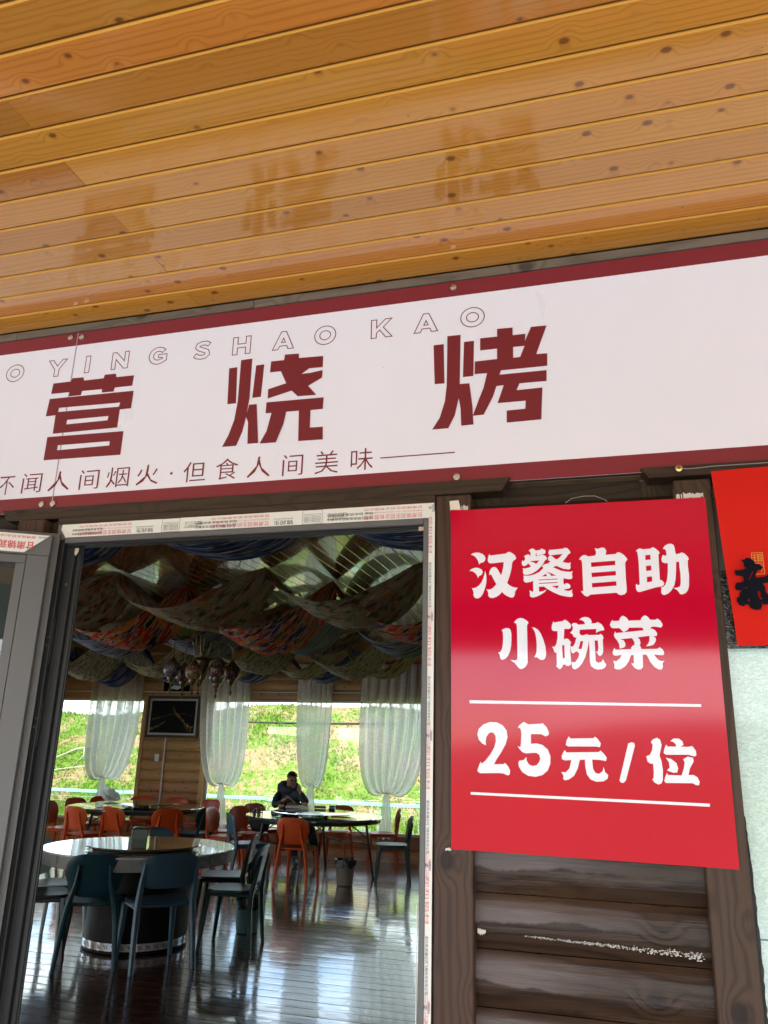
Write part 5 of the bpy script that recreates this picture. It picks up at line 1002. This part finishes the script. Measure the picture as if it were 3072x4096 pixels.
# ------------------------------------------------------------------ chairs
def cm(name, col): return plain(name, col, .42, var=.04)
CM = {'teal': cm('teal_plastic', (.003, .042, .056)), 'blue': cm('slate_blue_plastic', (.055, .118, .168)), 'green': cm('dark_green_plastic', (.014, .048, .040)), 'orange': cm('orange_plastic', (.62, .075, .006)),
      'grey': cm('charcoal_plastic', (.018, .018, .018)), 'pale': cm('pale_grey_plastic', (.38, .42, .39)), 'red': cm('red_orange_plastic', (.62, .065, .02)), 'dblue': cm('navy_plastic', (.03, .085, .13))}
def superell(rx, ry, n, k=3.2):
    pts = []
    for i in range(n):
        t = 2*PI*i/n; c, s = math.cos(t), math.sin(t); pts.append((rx*abs(c)**(2/k)*(1 if c >= 0 else -1), ry*abs(s)**(2/k)*(1 if s >= 0 else -1)))
    return pts
def shell(outline, fz, th, axis):
    """curved plate: outline in two axes, fz gives the third; ring-filled top and bottom"""
    mb = MB(); n = len(outline); rings = [1.0, .96, .75, .45, .15]
    def P(p, off): d = fz(p[0], p[1])+off; return (p[0], p[1], d) if axis == 'z' else (p[0], d, p[1])
    cx = sum(p[0] for p in outline)/n; cz = sum(p[1] for p in outline)/n
    for sgn in (1, -1):
        vs = [P((cx+(p[0]-cx)*r, cz+(p[1]-cz)*r), sgn*(th/2 if r < 1 else th*.18)) for r in rings for p in outline]+[P((cx, cz), sgn*th/2)]
        fs = [(k*n+i, k*n+(i+1) % n, (k+1)*n+(i+1) % n, (k+1)*n+i) for k in range(len(rings)-1) for i in range(n)]+[(4*n+i, 4*n+(i+1) % n, 5*n) for i in range(n)]
        if sgn < 0: fs = [tuple(reversed(f)) for f in fs]
        mb.add(vs, fs, 0, True)
    m = n*5+1; mb.add([], [], 0); mb.f += [(i, m+i, m+(i+1) % n, (i+1) % n) for i in range(n)]; mb.m += [0]*n; mb.sm += [True]*n
    return mb
def chair_a(mat):
    """round-backed shell chair: oval back carried by two rising rear legs"""
    r = thing('dining_chair', 'chair', 'chair')
    def pt(mb, nm): o = mb.build(nm, mat); o.parent = r; return o
    pt(shell([(p[0]*(1-.06*(p[1] < 0)), p[1]) for p in superell(.215, .205, 40, 3)], lambda x, y: .452-.012*(1-(x/.215)**2)*(1-(y/.21)**2)+.0, .024, 'z'), 'seat')
    def fy(x, z): return -.205-(z-.47)*.22+.9*x*x
    pt(shell([(p[0]*(1.0-.10*(p[1] < 0)), p[1]+.655) for p in superell(.215, .155, 40, 3.4)], fy, .016, 'y'), 'backrest')
    for s in (-1, 1):
        pt(MB().tube([(s*.175, .155, .438), (s*.185, .175, .30), (s*.205, .205, 0)], [.027, .023, .016], 8), 'leg')
        pt(MB().tube([(s*.215, -.235, 0), (s*.19, -.205, .30), (s*.165, -.205, .45), (s*.125, fy(.13, .60)-.018, .60), (s*.112, fy(.11, .73)-.014, .73)], [.016, .023, .024, .018, .011], 8), 'leg')
        pt(MB().tube([(s*.115, fy(.11, .69)-.026, .69), (s*.115, fy(.11, .69)-.018, .69)], .006, 8), 'bolt')
        pt(MB().tube([(s*.172, .15, .425), (s*.170, -.20, .425)], .016, 6), 'seat_rail')
    pt(MB().tube([(-.172, .15, .425), (.172, .15, .425)], .016, 6), 'seat_rail')
    return r
def chair_b(mat):
    """stacking chair: broad wrapped back between two posts with an open slot above the seat"""
    r = thing('dining_chair', 'chair', 'chair')
    def pt(mb, nm): o = mb.build(nm, mat); o.parent = r; return o
    pt(shell(superell(.225, .215, 40, 5), lambda x, y: .450-.010*(1-(x/.225)**2), .026, 'z'), 'seat')
    def fy(x, z): return -.215-(z-.45)*.20+.55*x*x
    pt(shell([(p[0]*(1-.05*(p[1] > .08)), p[1]+.69) for p in superell(.222, .125, 44, 4.5)], fy, .018, 'y'), 'backrest')
    for s in (-1, 1):
        pt(MB().tube([(s*.195, .185, .44), (s*.20, .195, .30), (s*.215, .225, 0)], [.030, .026, .019], 6), 'leg')
        pt(MB().tube([(s*.235, -.27, 0), (s*.222, -.225, .30), (s*.212, -.20, .46), (s*.208, fy(.2, .62), .62), (s*.200, fy(.2, .76), .755)], [.019, .025, .028, .022, .014], 6), 'leg')
        pt(MB().tube([(s*.195, .18, .425), (s*.205, -.20, .425)], .018, 6), 'seat_rail')
    return r
PA = chair_a(CM['teal']); PB = chair_b(CM['blue'])
CH = [  # x, y, facing, model, colour, label
 (-3.99, 5.90, (-.50, .86), 'A', 'teal', 'dark teal round-backed chair with its back to us at the near marble table'),
 (-3.55, 6.10, (-.747, .665), 'B', 'blue', 'slate blue chair in front of the near marble table'),
 (-3.26, 6.84, (-.986, -.16), 'A', 'green', 'dark green chair seen side-on at the right of the near marble table'),
 (-3.68, 7.50, (-.92, -.30), 'B', 'grey', 'charcoal chair on the far right side of the near marble table'),
 (-4.62, 10.03, (.78, .62), 'B', 'dblue', 'navy blue chair at the left side of the eating man\'s table'),
 (-4.74, 6.44, (.99, .05), 'A', 'pale', 'pale grey chair half hidden by the left door jamb'),
 (-4.55, 5.98, (.80, .60), 'B', 'grey', 'charcoal chair cut off by the left jamb, its seat catching light'),
 (-4.52, 7.52, (.48, -.87), 'A', 'teal', 'teal chair whose top shows behind the tissue box'),
 (-7.75, 10.50, (.97, .2), 'A', 'orange', 'orange chair seen edge-on, leftmost at the left table'),
 (-7.03, 10.02, (.2, .98), 'A', 'orange', 'orange chair, left one of the pair turned away at the left table'),
 (-6.58, 10.16, (.1, .99), 'A', 'orange', 'orange chair, right one of the pair turned away at the left table'),
 (-6.05, 10.32, (-.72, .69), 'A', 'orange', 'orange chair just left of the teal one at the left table'),
 (-5.86, 10.80, (-.98, .12), 'A', 'teal', 'teal chair on the right side of the left table'),
 (-7.95, 11.25, (.95, -.2), 'A', 'orange', 'orange chair whose rounded back shows beyond the far left table rim'),
 (-7.95, 11.78, (.75, -.65), 'A', 'orange', 'orange chair under the leftmost curtain, beside the plastic bag'),
 (-7.60, 12.15, (.3, -.95), 'A', 'orange', 'orange chair behind the left table right of the leftmost curtain'),
 (-7.02, 12.15, (0, -1), 'A', 'red', 'red orange chair against the wooden pier, left of the other'),
 (-6.45, 12.10, (-.3, -.95), 'A', 'red', 'red orange chair against the wooden pier, right of the other'),
 (-5.66, 11.30, (-1, 0), 'A', 'orange', 'orange chair showing as a thin edge right of the teal chair'),
 (-3.90, 9.95, (0, 1), 'A', 'orange', 'orange chair with its back to us at the eating man\'s table'),
 (-2.93, 10.82, (-.95, -.3), 'A', 'green', 'dark green chair at the right of the eating man\'s table'),
 (-3.46, 12.20, (-.95, -.3), 'A', 'orange', 'orange chair beside the rightmost curtain'),
 (-4.15, 12.10, (0.05, -1), 'A', 'orange', 'orange chair facing us across the eating man\'s table'),
 (-5.12, 11.20, (.97, -.2), 'A', 'orange', 'orange chair with pinkish back, middle of the three left of the man'),
 (-5.22, 11.82, (.9, -.43), 'A', 'orange', 'orange chair nearest the window left of the man'),
 (-5.26, 10.68, (1, .05), 'A', 'orange', 'orange chair behind the navy chair'),
 (-4.84, 11.98, (.35, -.94), 'A', 'orange', 'orange chair the man sits on')]
for k, (x, y, f, md, c, lab) in enumerate(CH):
    p = PA if md == 'A' else PB; src = CM['teal'] if md == 'A' else CM['blue']
    rz = math.atan2(-f[0], f[1])
    if k == 0 or k == 1:
        p.location = (x, y, 0); p.rotation_euler = (0, 0, rz); p['label'] = lab; p['group'] = 'plastic dining chairs in the room'
    else: dup(p, (x, y, 0), rz, lab, None if CM[c] == src else {src: CM[c]}, 'plastic dining chairs in the room')
# ------------------------------------------------------------------ bins, bag, things on the tables
def bin_(x, y, lab, col, mt):
    b = thing('waste_bin', lab, 'bin', (x, y, 0)); mb = MB().lathe([(0, .004), (.095, .004), (.10, .008), (.128, .285), (.134, .288), (.134, .296), (.124, .296), (.095, .014), (0, .014)], (x, y, 0), 32); mb.build('bucket', mt, b)
    ln = MB(); n = 40; vs = []
    for j, (r, z) in enumerate(((.118, .20), (.122, .296), (.138, .302), (.142, .285), (.141, .262))):
        for i in range(n):
            a = 2*PI*i/n; dz = (-.055*max(0, math.sin(a*1.0+2.6))**2-.012*math.sin(a*7))*(j/4 if j > 2 else 0); vs.append((x+(r+.004*math.sin(a*9+j))*math.cos(a), y+(r+.004*math.sin(a*9+j))*math.sin(a), z+dz))
    ln.add(vs, [(j*n+i, j*n+(i+1) % n, (j+1)*n+(i+1) % n, (j+1)*n+i) for j in range(4) for i in range(n)], 0, True); ln.build('bin_liner', plain('black_bag_plastic', (.012, .012, .013), .28), b)
bin_(-3.40, 10.33, 'taupe waste bin with black liner under the eating man\'s table', None, plain('taupe_plastic', (.30, .27, .23), .45))
bin_(-3.36, 7.40, 'blue green waste bin half hidden behind the dark green chair', None, plain('sea_green_plastic', (.16, .30, .30), .45))
bg = thing('plastic_bag', 'crumpled clear plastic bag on the left table turntable', 'bag', (-7.2, 10.75, .815)); mb = MB()
bm = bmesh.new(); bmesh.ops.create_icosphere(bm, subdivisions=3, radius=1)
for v in bm.verts:
    p = v.co.copy(); k = 1+.22*math.sin(p.x*5+p.z*7)+.16*math.sin(p.y*9-p.x*6); v.co = Vector((p.x*.14*k, p.y*.10*k, max(0, (p.z+1)*.058*k*(1.3-.8*p.x))))
mb.bm(bm, 0, False); o = mb.build('bag', MT['lace']); o.parent = bg
tray = thing('food_tray', 'white tray of dishes in front of the eating man', 'tray', (-4.45, 11.26, .815), .25)
def tp(mb, nm, m): o = mb.build(nm, m); o.parent = tray; return o
MT['melamine'] = plain('white_melamine', (.72, .73, .76), .25, coat=.4); food = [plain('stew', (.30, .09, .02), .5, var=.4, nscale=80), plain('greens', (.07, .12, .03), .6, var=.4, nscale=80), plain('carrot', (.62, .20, .02), .5, var=.3, nscale=80)]
tp(MB().box(-.155, .155, -.11, .11, 0, .008).box(-.165, .165, -.12, -.108, .002, .030).box(-.165, .165, .108, .12, .002, .030).box(-.165, -.153, -.108, .108, .002, .030).box(.153, .165, -.108, .108, .002, .030), 'tray', MT['melamine'])
for i, (a, b) in enumerate(((-.085, -.03), (.01, .035), (.095, -.03))):
    bo = tp(MB().lathe([(0, .009), (.03, .009), (.052, .040), (.056, .042), (.050, .042), (.03, .018), (0, .018)], (a, b, 0), 20), 'bowl', MT['melamine'])
    mb = MB(); rr = random.Random(i)
    for q in range(16):
        s = rr.uniform(.010, .019); px, py = a+rr.gauss(0, .022), b+rr.gauss(0, .022); bmx = bmesh.new(); bmesh.ops.create_icosphere(bmx, subdivisions=1, radius=s, matrix=Matrix.Translation((px, py, .042+rr.uniform(0, .022)))); mb.bm(bmx)
    o = mb.build('food', food[i]); o.parent = bo
dsh = thing('side_dish', 'small bowl of orange food left of the tray', 'bowl', (-4.72, 11.28, .815)); o = MB().lathe([(0, 0), (.03, 0), (.05, .032), (.046, .032), (.03, .01), (0, .01)], (0, 0, 0), 20).build('bowl', MT['melamine']); o.parent = dsh
mb = MB()
for q in range(10):
    bmx = bmesh.new(); bmesh.ops.create_icosphere(bmx, subdivisions=1, radius=.012, matrix=Matrix.Translation((random.gauss(0, .016), random.gauss(0, .016), .03))); mb.bm(bmx)
o = mb.build('food', food[2]); o.parent = dsh
cup = thing('glass_cup', 'dark glass tumbler lying at the right of the table', 'cup', (-3.93, 11.25, .84)); o = MB().tube([(-.04, 0, 0), (.04, .01, 0)], [.028, .034], 16).build('tumbler', plain('smoked_glass', (.03, .05, .08), .08, coat=1)); o.parent = cup
tp_ = thing('tissue_pack', 'grey tissue pack right of the tray', 'tissue pack', (-4.17, 11.42, .815), .2); o = MB().bbox(-.085, .085, -.05, .05, 0, .035, .012).build('pack', plain('grey_wrap', (.42, .40, .36), .5)); o.parent = tp_
cd = thing('condiment_rack', 'small black wire condiment rack at the left rim of the eating man\'s table', 'rack', (-4.86, 10.75, .769)); mb = MB().box(-.07, .07, -.05, .05, 0, .006)
for a in (-.07, .07):
    mb.tube([(a, -.05, 0), (a, -.05, .07), (a, .05, .07), (a, .05, 0)], .004, 5)
mb.tube([(-.07, 0, .07), (0, 0, .075), (.07, 0, .07)], .004, 5); o = mb.build('frame', MT['rubber']); o.parent = cd
for a in (-.03, .035):
    o = MB().lathe([(0, .0065), (.024, .0065), (.026, .05), (.012, .062), (.012, .07), (0, .07)], (a, 0, 0), 14).build('jar', plain('dark_jar', (.05, .03, .02), .15, coat=.6)); o.parent = cd
hb = thing('backpack', 'black backpack resting on the chair left of the man', 'bag', (-5.02, 11.25, .47)); mb = MB(); bm = bmesh.new(); bmesh.ops.create_icosphere(bm, subdivisions=3, radius=1)
for v in bm.verts:
    p = v.co; k = 1+.07*math.sin(p.x*7+p.z*5); v.co = Vector((math.copysign(abs(p.x)**.7, p.x)*.15*k, math.copysign(abs(p.y)**.7, p.y)*.11*k, (math.copysign(abs(p.z)**.75, p.z)+1)*.13*k))
mb.bm(bm, 0, True); o = mb.build('pack', plain('black_nylon', (.014, .014, .016), .6)); o.parent = hb
o = MB().tube([(-.05, -.02, .25), (-.04, -.02, .30), (.03, -.02, .30), (.05, -.02, .25)], .008, 6).build('handle', MT['rubber']); o.parent = hb
# ------------------------------------------------------------------ the man at the far table
def skin_mesh(nodes, edges, root, sub=2):
    """nodes: (pos, radius); skin modifier grown over the skeleton, subdivided, returned as mesh data"""
    me = bpy.data.meshes.new('sk'); me.from_pydata([n[0] for n in nodes], edges, []); o = bpy.data.objects.new('sk', me); COL.objects.link(o)
    md = o.modifiers.new('s', 'SKIN'); md.use_smooth_shade = True; md.branch_smoothing = .4
    for i, n in enumerate(nodes):
        sv_ = me.skin_vertices[0].data[i]; r = n[1]; sv_.radius = r if isinstance(r, tuple) else (r, r); sv_.use_root = (i == root)
    o.modifiers.new('d', 'SUBSURF').levels = sub
    bpy.context.view_layer.update()
    m2 = bpy.data.meshes.new_from_object(o.evaluated_get(bpy.context.evaluated_depsgraph_get())); bpy.data.objects.remove(o); return m2
man = thing('person', 'man in a dark navy hooded jacket eating with chopsticks at the far table', 'person', (-4.84, 11.95, 0))
jk, skn, trs, shoe, hairm = plain('navy_jacket', (.020, .023, .042), .75, var=.15, nscale=14), plain('skin', (.36, .19, .12), .5), plain('dark_trousers', (.015, .015, .02), .8), plain('grey_shoes', (.10, .10, .10), .6), plain('black_hair', (.012, .010, .009), .6)
N = [((-4.86, 12.00, .53), (.17, .13)),       # 0 pelvis
     ((-4.88, 11.99, .72), (.16, .12)),       # 1 waist
     ((-4.88, 11.95, .90), (.185, .13)),      # 2 chest
     ((-4.87, 11.93, 1.01), (.10, .09)),      # 3 collar
     ((-4.845, 11.91, 1.075), (.058, .058)),  # 4 neck
     ((-4.82, 11.895, 1.155), (.086, .100)),   # 5 head low
     ((-4.824, 11.905, 1.238), (.084, .104)),  # 6 head top
     ((-5.06, 11.97, .965), .075), ((-5.02, 11.72, .80), .052), ((-4.82, 11.58, .875), .034), ((-4.765, 11.555, .915), .030),   # 7-10 right arm
     ((-4.68, 11.87, .985), .075), ((-4.47, 11.64, .86), .052), ((-4.555, 11.65, .985), .034), ((-4.60, 11.68, 1.03), .030),    # 11-14 left arm
     ((-4.93, 11.93, .50), .105), ((-4.68, 11.60, .52), .078), ((-4.62, 11.66, .12), .05), ((-4.60, 11.62, .05), .045), ((-4.52, 11.47, .04), .038),     # 15-19 leg
     ((-4.76, 12.03, .50), .105), ((-4.42, 11.72, .52), .078), ((-4.36, 11.88, .12), .05), ((-4.35, 11.85, .05), .045), ((-4.28, 11.70, .04), .038)]     # 20-24 leg
E_ = [(0, 1), (1, 2), (2, 3), (3, 4), (4, 5), (5, 6), (2, 7), (7, 8), (8, 9), (9, 10), (2, 11), (11, 12), (12, 13), (13, 14), (0, 15), (15, 16), (16, 17), (17, 18), (18, 19), (0, 20), (20, 21), (21, 22), (22, 23), (23, 24)]
me = skin_mesh(N, E_, 0)
mb = MB()
def seg_of(p):
    best = None
    for a, b in E_:
        A_, B_ = Vector(N[a][0]), Vector(N[b][0]); d = B_-A_; t = max(0, min(1, (p-A_).dot(d)/d.length_squared)); q = (p-(A_+d*t)).length
        if best is None or q < best[0]: best = (q, a, b, t)
    return best
vs = [tuple(v.co) for v in me.vertices]
hd = Vector((-4.82, 11.895, 1.16)); fd = Vector((.62, -.76, -.16)).normalized(); sdv = fd.cross(Vector((0, 0, 1))).normalized()
fs, ms = [], []
for p in me.polygons:
    c = p.center; _, a, b, t = seg_of(Vector(c)); m = 0
    if (a, b) in ((3, 4), (4, 5), (5, 6)): m = 1 if c.z > 1.035 else 0
    if (a, b) in ((9, 10), (13, 14)): m = 1
    if a in (0, 15, 16, 20, 21) and b >= 15: m = 2
    if (a, b) in ((17, 18), (18, 19), (22, 23), (23, 24)): m = 3
    fs.append(tuple(p.vertices)); ms.append(m)
mb.v = vs; mb.f = fs; mb.m = ms; mb.sm = [True]*len(fs)
def finger(base, d, curl, lens, r, up):
    d = Vector(d).normalized(); up = Vector(up).normalized(); p = Vector(base); pts = [tuple(p)]
    for k, l in enumerate(lens):
        dd = (d*math.cos(curl*k)+up*math.sin(curl*k)); p = p+dd*l; pts.append(tuple(p))
    mb.tube(pts, [r, r*.95, r*.88, r*.6][:len(pts)], 7, 1)
# right hand round the chopsticks: palm at node 10, fingers curl towards the face
pr = Vector((-4.765, 11.555, .915)); d = Vector((.55, -.25, .5)).normalized(); s_ = Vector((.3, .9, .1)).normalized()
for k, (o_, l) in enumerate(((-.026, .9), (-.009, 1.05), (.009, 1.0), (.025, .78))): finger(pr+s_*o_+d*.012, d, .75, (.034*l, .024*l, .018*l), .0088, Vector((.5, -.3, -.8)))
finger(pr-s_*.03, (.65, -.5, .35), .4, (.03, .026, .018), .0098, Vector((.3, .6, 0)))
# left hand held at the mouth
pl = Vector((-4.60, 11.68, 1.03)); d = Vector((-.62, .45, .5)).normalized(); s_ = Vector((.5, .2, .8)).normalized()
for k, (o_, l) in enumerate(((-.026, .8), (-.009, 1.0), (.009, 1.05), (.025, .9))): finger(pl+s_*o_+d*.012, d, .6, (.034*l, .024*l, .018*l), .0088, Vector((-.3, .8, .1)))
finger(pl+s_*.03, (-.7, .1, .6), .35, (.03, .026, .018), .0098, Vector((-.5, .3, .2)))
# nose, brow, lips and ears grown onto the head
def lump(c, sx, sy, sz, mi=1):
    bm = bmesh.new(); bmesh.ops.create_icosphere(bm, subdivisions=2, radius=1)
    for v in bm.verts: q = v.co.copy(); v.co = c+sdv*(q.x*sx)+fd*(q.y*sy)+Vector((0, 0, 1))*(q.z*sz)
    mb.bm(bm, mi, True)
lump(hd+fd*.088+Vector((0, 0, -.002)), .014, .018, .026); lump(hd+fd*.082+Vector((0, 0, .034)), .046, .012, .010); lump(hd+fd*.080+Vector((0, 0, -.042)), .024, .010, .008); lump(hd+fd*.070+Vector((0, 0, -.072)), .030, .020, .022)
for s in (-1, 1): lump(hd+sdv*(s*.076)-fd*.012+Vector((0, 0, .0)), .009, .015, .026)
body = mb.build('body', [jk, skn, trs, shoe], man)
mb = MB()
for s in (-1, 1):
    bm = bmesh.new(); bmesh.ops.create_icosphere(bm, subdivisions=2, radius=.0105, matrix=Matrix.Translation(hd+fd*.083+sdv*(s*.031)+Vector((0, 0, .018)))); mb.bm(bm, 0, True)
mb.build('eyes', plain('dark_eyes', (.02, .015, .012), .2), man)
mb = MB(); bm = bmesh.new(); bmesh.ops.create_icosphere(bm, subdivisions=4, radius=1); kill = []
for v in bm.verts:
    q = v.co.copy(); front = q.y; lim = -.02+.52*front
    if q.z < lim: kill.append(v)
    v.co = hd+Vector((0, 0, .052))+sdv*(q.x*.081)+fd*(q.y*.098-.010)+Vector((0, 0, 1))*(q.z*.084+.002*math.sin(q.x*40)*math.sin(q.y*40))
bmesh.ops.delete(bm, geom=kill, context='VERTS'); mb.bm(bm, 0, True); mb.build('hair', hairm, man)
mb = MB(); c0 = Vector((-4.875, 11.955, 1.005)); vs = []
for j, (r, z) in enumerate(((.14, -.03), (.172, .015), (.165, .075), (.13, .10), (.10, .06))):
    for i in range(28):
        a = 2*PI*i/28; k = 1+.35*max(0, math.cos(a-2.2)); vs.append((c0.x+r*k*math.cos(a)*1.02, c0.y+r*k*.9*math.sin(a), c0.z+z*(1+.5*max(0, math.cos(a-2.2)))-.03*max(0, math.cos(a+.9))))
mb.add(vs, [(j*28+i, j*28+(i+1) % 28, (j+1)*28+(i+1) % 28, (j+1)*28+i) for j in range(4) for i in range(28)], 0, True); mb.build('hood', jk, man)
cs = thing('chopsticks', 'pair of pale wooden chopsticks in the man\'s right hand', 'chopsticks', (-4.7, 11.52, .92)); cm_ = plain('pale_wood_sticks', (.55, .42, .26), .5)
for o_ in (0, .012): MB().tube([(-4.765, 11.56+o_, .955), (-4.53, 11.38+o_*.3, .868)], [.004, .0028], 6).build('stick', cm_, cs)
